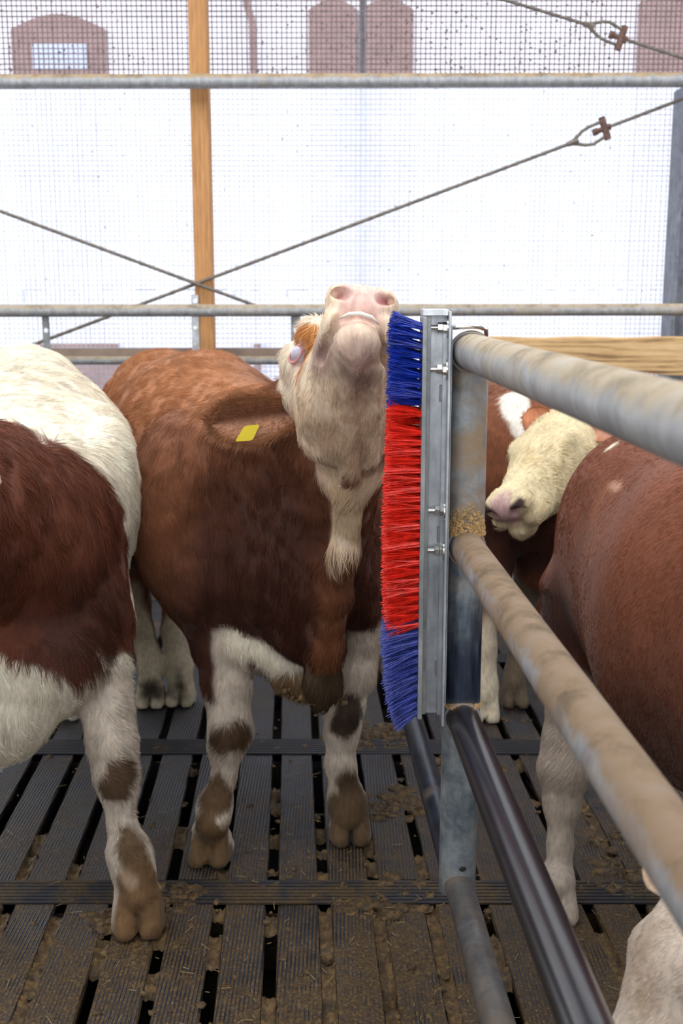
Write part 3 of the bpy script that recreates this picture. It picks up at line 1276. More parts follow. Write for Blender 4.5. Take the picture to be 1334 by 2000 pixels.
# flat hangers between the two pipes
for px, lab in ((92, 'flat drilled steel strap above the white back'), (578, 'flat drilled steel strap beside the bull eye')):
    a = W(px - 10, 618, 5.49)
    b = W(px + 10, 745, 5.49)
    mb = MB()
    hz = W(px, 645, 5.49)[2]
    hr = .012
    cx = (a[0] + b[0]) / 2
    # plate with a round hole
    n = 16
    out, inn = [], []
    for k in range(n):
        t = 2 * math.pi * k / n
        cxx, szz = math.cos(t), math.sin(t)
        m_ = max(abs(cxx), abs(szz))
        out.append((cx + cxx / m_ * (b[0] - a[0]) / 2, hz + szz / m_ * .03))
        inn.append((cx + cxx * hr, hz + szz * hr))
    for yy in (5.486, 5.494):
        vs = [(x, yy, z) for x, z in out] + [(x, yy, z) for x, z in inn]
        mb.add(vs, [(k, (k + 1) % n, n + (k + 1) % n, n + k) for k in range(n)])
    mb.box((a[0], 5.486, hz + .03), (b[0], 5.494, a[2]))
    mb.box((a[0], 5.486, b[2]), (b[0], 5.494, hz - .03))
    tag(mb.build('hanger_strap', M['zinc_dark'], None), lab, 'bracket', 'drilled straps under the barrier pipe')

# timber post with its steel shoe
a, b = W(366, 0, 5.68), W(403, 0, 5.68)
mb = MB()
mb.box((a[0], 5.68, .3), (b[0] - .002, 5.80, 3.8), .004)
tag(mb.build('timber_post', M['wood']), 'orange stained square timber post in front of the netting', 'post')
a, b = W(373, 576, 5.672), W(391, 700, 5.672)
mb = MB()
mb.box((a[0], 5.664, .3), (b[0], 5.679, a[2]), .002)
sh_ = mb.build('post_shoe', M['zinc'], None)
tag(sh_, 'grey steel flat bar bolted to the foot of the timber post', 'bracket')
for py in (588, 640, 672):
    mb = MB()
    c = W(382, py, 5.66)
    mb.tube([c, c + np.array([0, -.012, 0])], .011, 6)
    mb.build('bolt_head', M['bolt'], sh_)

# steel column at the side
mb = MB()
a = W(1318, 450, 5.85)
mb.box((a[0] - .004, 5.80, -.2), (a[0] + .015, 5.99, 2.60), .002)
mb.box((a[0] + .011, 5.885, -.2), (a[0] + .19, 5.90, 2.60))
mb.box((a[0] + .17, 5.80, -.2), (a[0] + .19, 5.99, 2.60), .002)
tag(mb.build('steel_column', M['steel']), 'grey steel column behind the oak plank', 'column')

# oak plank
mb = MB()
v, f = [], []
n = 24
xa, xb = W(925, 690, 5.2)[0], 2.6
for i in range(n + 1):
    x = xa + (xb - xa) * i / n
    zt = zat(658, 5.2) + .003 * math.sin(i * 1.3)
    zb = zat(731, 5.2) + .008 * math.sin(i * .8 + 1) * (1 if i > 2 else 0)
    v += [(x, 5.18, zb), (x, 5.18, zt - .006), (x, 5.186, zt), (x, 5.215, zt), (x, 5.22, zb)]
for i in range(n):
    for j in range(5):
        f.append((i * 5 + j, (i + 1) * 5 + j, (i + 1) * 5 + (j + 1) % 5, i * 5 + (j + 1) % 5))
f += [(0, 1, 2, 3, 4), tuple(n * 5 + j for j in (4, 3, 2, 1, 0))]
mb.add(v, f)
tag(mb.build('oak_plank', M['oak'], None), 'rough sawn oak plank laid level behind the sloping gate rail', 'plank')


# tie rods
def rod(name, a, b, label, tb=None, Y=5.66, grp=None):
    A, B = W(*a, Y), W(*b, Y)
    root = empty(name, A, label, 'tie rod', grp)
    d = (B - A)
    L = np.linalg.norm(d)
    d = d / L

    def seg(p, q, r=.0078):
        mb = MB()
        n = max(2, int(np.linalg.norm(q - p) / .025))
        mb.tube([p + (q - p) * i / n for i in range(n + 1)], [r * (1 + .14 * (i % 2)) for i in range(n + 1)], 8)
        mb.build('rod', M['rod'], root, True, False)
    if tb is None:
        seg(A, B)
        return root
    P0, P1 = W(*tb[0], Y), W(*tb[1], Y)
    seg(A, P0)
    seg(P1 - d * .03, B)
    nrm = np.cross(d, (0, 1, 0))
    w2 = .042
    m = MB()
    wdg = P0 + d * .05
    for s in (-1, 1):
        m.tube([P0, P0 + d * .028 + nrm * s * .010, P0 + d * .075 + nrm * s * w2 * .8, P0 + d * .11 + nrm * s * w2, P1 - d * .02 + nrm * s * w2 * .85],
               [.009, .009, .008, .008, .008], 8)
    m.tube([P0 - d * .01, P0 + d * .045], [.012, .016], 8)
    m.build('turnbuckle', M['rod'], root, True)
    m = MB()
    m.tube([P1 - d * .012 - nrm * .056, P1 - d * .012 + nrm * .056], .017, 8)
    m.tube([P1 - d * .06, P1 - d * .012], .013, 8)
    m.tube([P1 - d * .072, P1 - d * .05], .019, 6)
    m.tube([P1 - d * .0, P1 + d * .016], .017, 6)
    m.build('nut_plate', M['rust'], root, False)
    return root


rod('tie_rod', (940, -14), (1420, 141), 'steel tie rod with turnbuckle slanting down above the high pipe', ((1143, 47), (1218, 76)))
rod('tie_rod', (20, 690), (1400, 168), 'long steel tie rod with turnbuckle rising across the white curtain', ((1112, 281), (1186, 249)))
rod('tie_rod', (-60, 390), (540, 612), 'short steel tie rod falling across the timber post foot', None, 5.64)

# ------------------------------------------------------------------ the gate
GX = lambda Y: .2445 + SL * (Y - 2.13)
GY = 2.15
gate = empty('pipe_gate', (GX(GY), GY, .2), 'galvanised tubular gate with sloping rails carrying the blue and red brush', 'gate')


def gp(Y, z):
    return np.array([GX(Y), Y, z])


zr = [1.6 - .112, 1.6 - .49, 1.6 - .845, 1.6 - 1.215]
mb = MB()
n = 26
px_, pr_ = [], []
for i in range(n + 1):
    px_.append(gp(GY, zr[3] - .02 + (zr[0] - zr[3] + .02) * i / n))
mb.tube(px_, .0385, 40)
mb.build('gate_post', M['post'], gate, True)


def rail(name, z, mat, r=.0315, y0=GY, y1=-.5, bulge=True):
    mb = MB()
    pts, rs = [], []
    n = 24
    for i in range(n + 1):
        Y = y0 + (y1 - y0) * i / n
        pts.append(gp(Y, z))
        rs.append(r)
    mb.tube(pts, rs, 40)
    return mb.build(name, mat, gate, True)


rail('gate_rail', zr[0], M['pipe_near'], .0345)
# rounded end where the top rail closes over the post
ball('rail_end_cap', gp(GY, zr[0]), (.0385, .0385, .036), M['pipe'], gate)
rail('gate_rail', zr[1], M['pipe_rusty'], .0325)
rail('gate_rail', zr[2], M['pipe_low'], .030)
o = rail('plastic_sleeve', zr[2], M['sleeve'], .0325, GY - .035)
rail('gate_rail', zr[3], M['pipe_low'], .030)
mb = MB()
for (z, r) in ((zr[0], .0375), (zr[1], .0355), (zr[2], .0350)):
    pts = []
    for k in range(33):
        a = 2 * math.pi * k / 32
        pts.append(gp(GY, z) + np.array([math.cos(a) * r, -.036 + .010 * math.cos(a) ** 2, math.sin(a) * r]))
    mb = MB()
    mb.tube(pts, .0035, 8, False)
    mb.build('weld_seam', M['pipe_rusty'], gate, True, False)
# dung lodged on top of the rail joints
mb = MB()
for (z, nn) in ((zr[1], 1100), (zr[2], 500)):
    for i in range(nn):
        a = random.uniform(-1.5, 1.5)
        hh = random.random() ** 1.6
        p = gp(GY, z + .024 + hh * (.07 if z == zr[1] else .012) * math.cos(a)) + np.array([math.sin(a) * .037, -math.cos(a) * .037 - .008 * (1 - hh), 0])
        q_ = random.uniform(.0018, .0042)
        lump(p[0], p[1] + .002, p[2] - .002, q_, q_, q_, 5, 2)
jd = mb.build('joint_dirt', mat_plain('dry_ochre_dirt', (.36, .22, .09), .9, 0, .45, 160, .5), gate, True, False)
tag(jd, kind='stuff')
# small hole at the foot of the post
ball('drain_hole', gp(GY, zr[3] + .045) + np.array([.006, -.0375, 0]), (.008, .002, .006), M['concrete'], gate)

# the low black pipe running on behind the gate
mb = MB()
mb.tube([gp(GY + .045 + i * .15, zr[3]) for i in range(15)], .0305, 24)
M['pipe_dark'] = mat_galv('worn_black_pipe', (.03, .035, .055), (.012, .014, .02), (.12, .08, .045), .58, .75, .3, .35)
tag(mb.build('low_pipe', M['pipe_dark'], None, True), 'dark low pipe running back from the gate post foot', 'pipe')

# ------------------------------------------------------------------ the brush
bz0, bz1 = .765, 1.566
brush = empty('cattle_brush', (.17, 2.12, bz0), 'upright blue and red bristle brush bolted to the gate post', 'brush')
mb = MB()
mb.box((.167, 2.128, bz0 + .0), (.2035, 2.133, bz1), .0008)      # face
mb.box((.1985, 2.085, bz0 - .012), (.2035, 2.133, bz1 - .002), .0008)   # flange the bolts go through
mb.box((.1915, 2.117, bz0), (.1985, 2.128, bz1 - .02))              # folded bead
mb.build('mounting_channel', M['zinc'], brush)
mb = MB()
mb.box((.1495, 2.072, bz0 + .008), (.158, 2.16, bz1 - .012), .001)
mb.box((.158, 2.098, bz0 + .008), (.167, 2.15, bz1 - .012), .001)
mb.build('backing_strip', M['zinc_dark'], brush)
mb = MB()
mb.box((.150, 2.09, bz1 - .010), (.198, 2.15, bz1 + .002), .001)
mb.build('end_plate', M['zinc'], brush)
# punched slots with bright lips
for z in (1.41, 1.135, .862):
    mb = MB()
    mb.box((.187, 2.122, z - .016), (.1925, 2.1282, z + .016), .0008)
    mb.build('slot_lip', M['zinc_dark'], brush)
for z in (zat(640, 2.1), zat(722, 2.1), zat(999, 2.1), zat(1077, 2.1)):
    b = MB()
    y = 2.108
    pts = [(.166 + .0012 * i, y, z) for i in range(32)]
    b.tube(pts, [.0050 if i % 2 else .0044 for i in range(32)], 14)
    bo = b.build('bolt', M['bolt'], brush, True, False)
    b = MB()
    b.tube([(.1795, y, z), (.1800, y, z), (.1885, y, z), (.1890, y, z)], [.0085, .0098, .0098, .0085], 6, True, random.random())
    b.build('nut', M['bolt'], bo)
    b = MB()
    b.tube([(.1892, y, z), (.1897, y, z), (.1955, y, z)], [.0088, .0104, .0104], 6, True, random.random())
    b.build('nut', M['bolt'], bo)
    b = MB()
    b.tube([(.1956, y, z), (.1984, y, z)], .0195, 28)
    b.build('washer', M['bolt'], bo)
# clamp rod hooked over the top rail
z = zat(640, 2.1)
b = MB()
b.tube([(.2035, 2.108, z), (.222, 2.108, z + .001), (.245, 2.110, z + .002), (.262, 2.125, z), (.275, 2.15, z - .004), (.280, 2.18, z - .014), (.278, 2.20, z - .04), (.275, 2.205, z - .12)], .0045, 10)
b.build('clamp_rod', M['bolt'], brush, True, False)
b = MB()
b.box((.2042, 2.088, bz0 + .03), (.2062, 2.15, bz1 - .03))
b.build('spacer_plate', M['zinc_dark'], brush)


def tuft_mesh(name, seed, mats):
    rr = random.Random(seed)
    mb = MB()
    for i in range(30):
        ry, rz = rr.uniform(-.0045, .0045), rr.uniform(-.0042, .0042)
        L = rr.uniform(.90, 1.04)
        sy, sz = rr.gauss(0, .11) + ry * 22, rr.gauss(0, .06) + rz * 26
        r = rr.uniform(.00055, .00078)
        pts = []
        for j in range(4):
            t = j / 3
            pts.append((-L * .066 * t, ry + sy * .066 * t * (.6 + .4 * t), rz + sz * .066 * t * (.6 + .4 * t)))
        mb.tube(pts, r, 4, True)
    me = bpy.data.meshes.new(name)
    me.from_pydata(mb.v, [], mb.f)
    me.materials.append(mats)
    me.update()
    return me


tm = {c: [tuft_mesh('bristle_tuft_' + c, i * 3 + ord(c[0]), M[c]) for i in range(4)] for c in ('blue', 'red', 'blue_dull')}
rows = [(2.078, -26), (2.096, -10), (2.116, 6), (2.138, 20), (2.154, 34)]
zc0 = bz0 + .022
pitch = .01780
ncol = int((bz1 - .03 - zc0) / pitch) + 1
missing = {(ncol - 11, 0), (ncol - 11, 1), (ncol - 9, 0)}
for i in range(ncol):
    zz = zc0 + i * pitch
    t = (zz - bz0) / (bz1 - bz0)
    for j, (yy, ang) in enumerate(rows):
        z = zz + (.14 * pitch if j % 2 else 0)
        if (i, j) in missing:
            continue
        if z > 1.392:
            c = 'blue'
        elif z > .985 - (.03 if j == 0 else 0) - .028 * 0:
            c = 'red'
        else:
            c = 'blue_dull'
        tilt = np.interp(t, [0, .12, .35, .6, .85, 1], [-38, -27, -10, -2, 9, 17]) + random.uniform(-1.6, 1.6)
        ln = np.interp(t, [0, .06, .2, .5, .75, 1], [.72, .98, 1.08, 1.05, .95, .92])
        o = bpy.data.objects.new('bristle_tuft', random.choice(tm[c]))
        COL.objects.link(o)
        o.parent = brush
        o.matrix_parent_inverse = Matrix.Translation(-brush.location)
        o.location = (.1500, yy, z)
        # tuft mesh points to -x; tilt about y raises the tips, yaw spreads the rows
        o.rotation_euler = (random.uniform(-.3, .3), R(tilt), R(-ang * .55 * -1 + random.uniform(-4, 4)))
        o.scale = (ln * random.uniform(.96, 1.05), 1, 1)

# ------------------------------------------------------------------ the bulls
CB = CREAM
# --- the bull in the middle
g = SDF(axis(-1.12, .24, .0115, [(-.14, .15, .0048)]), axis(2.14, 4.72, .0125, [(2.14, 2.62, .0050)]), axis(-.02, 1.72, .0115, [(-.02, .1, .008), (1.24, 1.70, .0050)]))
A0, B0, C0 = np.array([-.20, 3.20, .925]), np.array([-.49, 3.86, .975]), np.array([-.69, 4.26, 1.02])
g.ecap(A0, B0, (.285, .35), (.355, .405), .08)
g.ecap(B0, C0, (.355, .405), (.275, .35), .08)
g.ell((-.70, 4.22, 1.19), (.13, .2, .17), None, .1)
g.ell(W(355, 990, 3.12), (.15, .2, .27), None, .08)      # shoulders
g.ell(W(680, 1030, 3.16), (.13, .18, .24), None, .08)
g.ell(W(400, 1120, 3.05), (.12, .14, .17), None, .07)
g.ell(W(705, 1130, 3.10), (.09, .12, .16), None, .06)
g.ell(W(560, 1120, 3.02), (.19, .17, .20), None, .07)     # chest
g.ell(W(540, 1255, 3.02), (.15, .10, .075), None, .05)
g.cap(W(455, 1262, 3.02), W(585, 1298, 2.94), .045, .052, .04)
g.cap(W(560, 1330, 2.95), W(600, 1340, 2.93), .035, .045, .04)
# neck
g.ecap(W(632, 850, 2.74), W(548, 960, 3.06), (.12, .15), (.21, .27), .08)
g.cap(W(560, 835, 2.80), W(480, 900, 3.08), .10, .19, .09)
g.cap(W(668, 930, 2.68), W(600, 1120, 2.92), .095, .15, .06)
g.cap(W(565, 815, 2.76), W(510, 850, 2.95), .065, .11, .06)
# dewlap
g.chain([W(694, 860, 2.52), W(686, 960, 2.575), W(672, 1075, 2.63), W(655, 1160, 2.70), W(640, 1260, 2.76), W(630, 1335, 2.80), W(626, 1368, 2.82)],
        [.030, .034, .032, .037, .041, .044, .034], .035)
g.cap(W(640, 1100, 2.72), W(600, 1230, 2.88), .05, .09, .05)
# head
hh = np.array([.10, -.73, .67])
Mz = W(709, 577, 2.265)
HP, HA = head_prims(g, Mz, hh, (.10, .7, .7), 1.10)
# brow and forehead on the side of the visible eye
g.ell(W(596, 712, 2.57), (.054, .06, .062), None, .03)
g.ell(W(588, 765, 2.62), (.056, .07, .06), None, .04)
g.ell(W(618, 655, 2.52), (.040, .05, .040), None, .03)
g.ell(W(584, 691, 2.500), (.012, .012, .020), None, .012, 'sub')
# skin folds of the throat
g.chain([W(690, 720, 2.285), W(684, 800, 2.362), W(684, 930, 2.485)], [.010, .015, .022], .014)
g.chain([W(742, 720, 2.30), W(736, 800, 2.372), W(720, 905, 2.49)], [.008, .012, .017], .012)
g.cap(W(660, 820, 2.50), W(672, 905, 2.60), .062, .055, .05)
g.cap(W(730, 800, 2.50), W(715, 900, 2.60), .055, .06, .05)
# fore legs
leg(g, [W(415, 1170, 3.08), W(430, 1245, 3.05), W(443, 1330, 3.02), W(449, 1428, 2.985), W(443, 1462, 2.98), W(440, 1510, 2.97), W(420, 1575, 2.955), W(416, 1606, 2.93)],
    [.12, .082, .064, .057, .048, .033, .051, .044], (-.375, 2.955), (-.08, -1), 1.12)
leg(g, [W(712, 1150, 3.14), W(712, 1230, 3.12), W(695, 1310, 3.10), W(673, 1392, 3.08), W(668, 1430, 3.08), W(664, 1490, 3.08), W(676, 1562, 3.08), W(680, 1590, 3.07)],
    [.10, .070, .058, .053, .046, .039, .048, .043], (.025, 3.08), (.05, -1), 1.05)
# hind legs
leg(g, [W(230, 1010, 4.25), W(255, 1100, 4.33), W(266, 1172, 4.35), W(278, 1235, 4.28), W(297, 1300, 4.22)], [.16, .085, .052, .039, .047], (-.753, 4.17), (.05, -1), 1.0)
leg(g, [W(345, 1010, 4.25), W(345, 1090, 4.33), W(342, 1160, 4.35), W(338, 1230, 4.28), W(350, 1300, 4.22)], [.15, .085, .052, .039, .047], (-.638, 4.19), (.05, -1), 1.0)
pm = [
    # dark coat on chest and legs, deepened with shade painted into the brown
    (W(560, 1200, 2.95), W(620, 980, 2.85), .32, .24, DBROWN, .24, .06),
    (W(540, 900, 2.9), W(520, 960, 2.9), .09, .12, (.09, .03, .016), .14, .05),  # shadow below the ear painted into the neck coat
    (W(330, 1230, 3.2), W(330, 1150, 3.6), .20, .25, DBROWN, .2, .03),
    # golden back and neck
    (W(290, 740, 4.2), W(470, 760, 3.3), .26, .16, LBROWN, .34, .06),
    (W(540, 780, 2.85), W(420, 830, 3.2), .09, .1, (.33, .13, .05), .14, .05),
    # head
    (HP(-.02, 0, 0), HP(-.29, 0, -.02), .14, .155, CREAM, .015, .02),
    (HP(-.30, 0, -.07), W(672, 900, 2.56), .115, .060, CREAM, .02, .02),
    (W(665, 935, 2.54), W(712, 930, 2.54), .07, .065, (.70, .52, .37), .02, .02),
    (HP(-.30, 0, -.07), W(700, 880, 2.56), .08, .055, (.55, .38, .25), .05, .03),
    (W(690, 700, 2.32), W(690, 900, 2.45), .035, .04, (.60, .43, .29), .05, .02),
    (W(694, 850, 2.50), W(672, 1060, 2.61), .045, .042, (.62, .46, .30), .03, .02),
    (W(672, 1060, 2.61), W(658, 1100, 2.63), .04, .02, CREAM, .02, .02),
    (W(655, 1150, 2.66), W(635, 1290, 2.73), .03, .035, (.19, .07, .03), .03, .02),
    (HP(-.03, 0, .01), HP(-.05, 0, .0), .060, .066, PINK, .03, .012),
    (HP(-.055, 0, -.068), HP(-.075, 0, -.075), .05, .05, (.74, .52, .42), .05, .012),
    (HP(-.010, .033, .004), HP(-.02, .045, .010), .010, .010, (.42, .16, .15), .008, .002),
    (HP(-.010, -.033, .004), HP(-.02, -.045, .010), .010, .010, (.42, .16, .15), .008, .002),
    (HP(-.0, .01, -.012), HP(-.0, -.002, -.020), .006, .004, (.45, .25, .10), .006, .006),
    (HP(-.10, -.06, -.05), HP(-.13, -.055, -.05), .028, .03, (.50, .33, .28), .04, .01),
    (HP(-.12, 0, -.09), HP(-.13, .03, -.09), .028, .028, (.30, .20, .15), .05, .02),  # dark shadow beneath the chin painted into the coat
    (W(605, 690, 2.53), W(590, 750, 2.58), .085, .06, (.84, .70, .56), .012, .012),
    # tan blaze beside the eye
    (W(583, 692, 2.49), W(580, 690, 2.49), .040, .03, (.80, .58, .48), .02, .006),
    (W(584, 648, 2.50), W(608, 650, 2.47), .012, .020, TAN, .010, .008),
    (W(606, 662, 2.46), W(600, 715, 2.46), .014, .012, TAN, .010, .008),
    (W(600, 715, 2.46), W(587, 745, 2.47), .012, .009, TAN, .010, .008),
    # white legs and sternum
    (W(455, 1245, 3.0), W(455, 1420, 2.95), .065, .09, LEGW, .02, .02),
    (W(470, 1245, 2.98), W(600, 1305, 2.92), .045, .055, WHITE, .02, .02),
    (W(440, 1430, 2.95), W(415, 1700, 2.95), .12, .12, LEGW, .02, .01),
    (W(735, 1200, 3.08), W(690, 1330, 3.05), .050, .07, LEGW, .02, .02),
    (W(680, 1350, 3.05), W(680, 1650, 3.05), .10, .12, LEGW, .02, .01),
    (W(392, 1240, 3.0), W(410, 1355, 2.97), .045, .018, DBROWN, .02, .02),
    (W(260, 1180, 4.2), W(290, 1400, 4.15), .09, .12, (.50, .42, .30), .04, .02),
    (W(345, 1200, 4.2), W(352, 1400, 4.15), .08, .12, (.50, .42, .30), .04, .02),
    # mud
    (W(430, 1445, 2.93), W(470, 1440, 2.93), .035, .035, MUD, .03, .02),
    (W(420, 1562, 2.90), W(430, 1575, 2.90), .062, .055, (.12, .07, .034), .03, .05),
    (W(412, 1630, 2.9), W(412, 1690, 2.9), .085, .10, (.15, .088, .04), .03, .05),
    (W(685, 1385, 3.02), W(672, 1415, 3.02), .045, .05, (.05, .03, .02), .02, .02),
    (W(690, 1530, 3.03), W(690, 1560, 3.03), .04, .045, MUD, .03, .03),
    (W(680, 1600, 3.03), W(680, 1650, 3.03), .08, .08, (.13, .08, .04), .03, .03),
    (W(560, 1350, 2.9), W(600, 1350, 2.9), .045, .05, (.20, .12, .06), .03, .03),
    (W(632, 1340, 2.75), W(626, 1385, 2.8), .05, .055, (.07, .042, .022), .03, .04),
    (W(290, 1345, 4.1), W(352, 1345, 4.1), .06, .06, (.06, .045, .03), .05, .03),
]
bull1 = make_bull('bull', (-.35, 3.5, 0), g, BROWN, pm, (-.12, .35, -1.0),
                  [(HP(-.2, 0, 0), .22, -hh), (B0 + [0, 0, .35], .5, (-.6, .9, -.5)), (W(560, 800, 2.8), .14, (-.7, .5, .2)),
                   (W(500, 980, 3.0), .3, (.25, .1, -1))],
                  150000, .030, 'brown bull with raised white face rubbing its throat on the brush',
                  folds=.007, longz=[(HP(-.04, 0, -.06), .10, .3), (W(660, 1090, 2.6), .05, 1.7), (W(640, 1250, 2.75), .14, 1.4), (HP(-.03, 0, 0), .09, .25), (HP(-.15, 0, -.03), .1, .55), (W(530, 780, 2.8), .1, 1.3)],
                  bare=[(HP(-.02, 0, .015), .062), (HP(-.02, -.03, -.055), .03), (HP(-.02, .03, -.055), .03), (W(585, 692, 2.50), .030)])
eye_parts(bull1, HP, HA, -1, M['eye'], 1.15, True, W(585, 692, 2.508), (-.62, -.78, .1))
eye_parts(bull1, HP, HA, 1, M['eye'], 1.0)
ear = make_ear(bull1, W(582, 806, 2.60), W(414, 830, 2.51), (.12, -.95, .2), .112, .026, (.36, .16, .075), (.52, .27, .17), 8000, .5, (.12, .042, .02))
e2 = make_ear(bull1, HP(-.40, .085, .01), HP(-.44, .21, .0) + np.array([0, .1, 0]), (.1, -.8, .3), .10, .02, (.22, .085, .035), (.45, .2, .11), 500)
# lower gum showing between the lips
mb = MB()
mb.tube([HP(-.024, -.036, -.041), HP(-.012, -.02, -.038), HP(-.008, 0, -.037), HP(-.012, .02, -.038), HP(-.024, .036, -.041)], [.002, .0042, .0048, .0042, .002], 10)
mb.build('gum', M['tooth'], bull1, True, False)
# ear tag
tc_ = W(483, 846, 2.50)
mb = MB()
wv = np.array([.0225, 0, .002])
hv = np.array([.006, 0, .0175])
cs = [tc_ - wv - hv, tc_ + wv * .8 - hv, tc_ + wv + hv, tc_ - wv * .55 + hv]
pl = []
for i in range(4):
    p0, p1, p2 = cs[i - 1], cs[i], cs[(i + 1) % 4]
    for q in (0, .5, 1):
        a_ = p1 + (p0 - p1) * .13
        b_ = p1 + (p2 - p1) * .13
        pl.append(a_ * (1 - q) ** 2 + 2 * p1 * q * (1 - q) + b_ * q ** 2)
nn = len(pl)
mb.add([p + np.array([0, -.001, 0]) for p in pl] + [p + np.array([0, .001, 0]) for p in pl],
       [tuple(range(nn)), tuple(range(2 * nn - 1, nn - 1, -1))] + [(i, nn + i, nn + (i + 1) % nn, (i + 1) % nn) for i in range(nn)])
t_ = mb.build('ear_tag', M['tag'], None)
t_.parent = ear
tag(t_, 'blank yellow ear tag')
t_.matrix_parent_inverse = Matrix.Translation(-bull1.location) @ Matrix.Translation(bull1.location)


mb = MB()
for i in range(90):
    t_x = random.gauss(628, 13)
    t_y = random.uniform(1290, 1378)
    lump(*(W(t_x, t_y, 2.775 + abs(t_x - 628) * .0012)), *[random.uniform(.006, .014)] * 3, 7, 3)
for i in range(30):
    lump(*(W(random.gauss(585, 16), random.uniform(1335, 1372), 2.90)), *[random.uniform(.005, .011)] * 3, 7, 3)
cl_ = mb.build('mud_clods', M['dung'], bull1, True, False)
tag(cl_, kind='stuff')


def tail(root, pts, rs):
    mb = MB()
    mb.tube(pts, rs, 10)
    me = mb.build('tail', M['fur'], root, True, False)
    C = np.tile(np.array([*DBROWN, 1.0], np.float32), len(mb.v))
    me.data.color_attributes.new('col', 'FLOAT_COLOR', 'POINT').data.foreach_set('color', C)


tail(bull1, [(-.72, 4.53, 1.26), (-.74, 4.62, 1.15), (-.76, 4.63, .9), (-.77, 4.60, .65), (-.77, 4.6, .45)], [.03, .025, .018, .018, .03])

# --- white bull at the left
g = SDF(axis(-1.75, -.40, .0125), axis(1.70, 4.55, .014), axis(-.02, 1.50, .012, [(-.02, .14, .007)]))
A0, B0, C0 = np.array([-.86, 2.95, .96]), np.array([-1.02, 3.45, .985]), np.array([-1.16, 4.08, 1.07])
g.ecap(A0, B0, (.285, .36), (.375, .405), .08)
g.ecap(B0, C0, (.375, .405), (.28, .34), .08)
g.ell(W(190, 930, 3.15), (.10, .25, .2), None, .08)
g.ell(W(205, 960, 2.92), (.09, .14, .2), None, .06)
g.ell(W(95, 1080, 2.78), (.16, .2, .27), None, .08)
g.ell(W(175, 1190, 2.80), (.11, .13, .15), None, .06)
g.ell(W(60, 1290, 2.68), (.20, .17, .15), None, .06)
g.cap(W(20, 1400, 2.60), W(120, 1340, 2.70), .095, .06, .05)
g.cap(W(-10, 1455, 2.58), W(55, 1420, 2.62), .055, .05, .04)
g.ecap(W(20, 1020, 2.75), W(-190, 980, 2.30), (.22, .27), (.13, .18), .08)
LP, LA = head_prims(g, W(-420, 1330, 1.80), (-.35, -.5, -.75), (-.3, -.7, .5), 1.0)
g.cap(W(-190, 980, 2.30), LP(-.40, 0, 0), .13, .09, .06)
leg(g, [W(185, 1215, 2.80), W(200, 1290, 2.76), W(207, 1370, 2.72), W(218, 1450, 2.68), W(227, 1512, 2.66), W(232, 1550, 2.65), W(236, 1600, 2.64), W(252, 1665, 2.63), W(262, 1702, 2.62)],
    [.10, .075, .064, .060, .053, .042, .031, .050, .043], (-.522, 2.60), (.16, -1), 1.13)
leg(g, [(-1.05, 2.85, .75), (-1.06, 2.82, .55), (-1.06, 2.78, .36), (-1.06, 2.78, .22), (-1.06, 2.77, .13)], [.12, .065, .055, .033, .045], (-1.07, 2.72), (0, -1), 1.0)
leg(g, [(-1.28, 4.0, .85), (-1.29, 4.2, .6), (-1.30, 4.3, .46), (-1.3, 4.2, .26), (-1.3, 4.12, .12)], [.16, .09, .055, .04, .047], (-1.3, 4.06), (0, -1), 1.0)
leg(g, [(-1.04, 4.0, .85), (-1.03, 4.2, .6), (-1.03, 4.3, .46), (-1.04, 4.2, .26), (-1.05, 4.12, .12)], [.16, .09, .055, .04, .047], (-1.05, 4.06), (0, -1), 1.0)
RB = (.135, .040, .020)
pm = [
    (W(30, 1100, 2.62), W(-60, 1150, 2.5), .30, .30, RB, .015, .03),
    (W(110, 1120, 2.70), W(60, 1200, 2.6), .215, .22, RB, .012, .025),
    (W(190, 1220, 2.75), W(150, 1200, 2.65), .105, .12, RB, .012, .02),
    (W(-20, 960, 2.6), W(-300, 950, 2.3), .17, .25, RB, .012, .02),
    (W(120, 1260, 2.6), W(220, 1190, 2.65), .10, .12, DBROWN, .14, .04),
    (W(255, 1270, 2.80), W(252, 1350, 2.80), .055, .03, DBROWN, .02, .02),
    (W(0, 745, 3.6), W(25, 745, 3.6), .03, .015, LBROWN, .02, .01),
    (W(60, 1440, 2.45), W(-30, 1420, 2.45), .16, .17, WHITE, .02, .02),
    (W(100, 1400, 2.6), W(160, 1330, 2.64), .04, .03, WHITE, .02, .02),
    (W(195, 1280, 2.62), W(205, 1235, 2.66), .008, .004, WHITE, .01, .008),
    (W(200, 1345, 2.68), W(215, 1460, 2.62), .075, .10, LEGW, .02, .012),
    (W(230, 1560, 2.62), W(260, 1800, 2.6), .12, .14, LEGW, .02, .01),
    (W(225, 1535, 2.60), W(235, 1515, 2.61), .045, .045, MUD, .025, .025),
    (W(255, 1650, 2.57), W(262, 1675, 2.57), .050, .05, (.13, .078, .04), .03, .05),
    (W(275, 1745, 2.55), W(285, 1800, 2.55), .075, .09, (.17, .095, .042), .03, .03),
    (W(240, 1720, 2.55), W(245, 1725, 2.55), .02, .02, (.55, .38, .26), .03, .02),
]
bull2 = make_bull('bull', (-1.0, 3.3, 0), g, WHITE, pm, (.25, .45, -1.0),
                  [(B0 + [0, 0, .3], .5, (.5, .8, -.5)), (W(30, 880, 2.7), .12, (-.5, .2, .6))],
                  95000, .034, 'white bull with a dark red-brown shoulder and one muddy white foreleg', curly=.55,
                  longz=[(W(60, 1000, 2.7), .3, 1.3), (W(30, 1250, 2.6), .2, 1.2)], folds=.006, fscale=4, cl=.32)
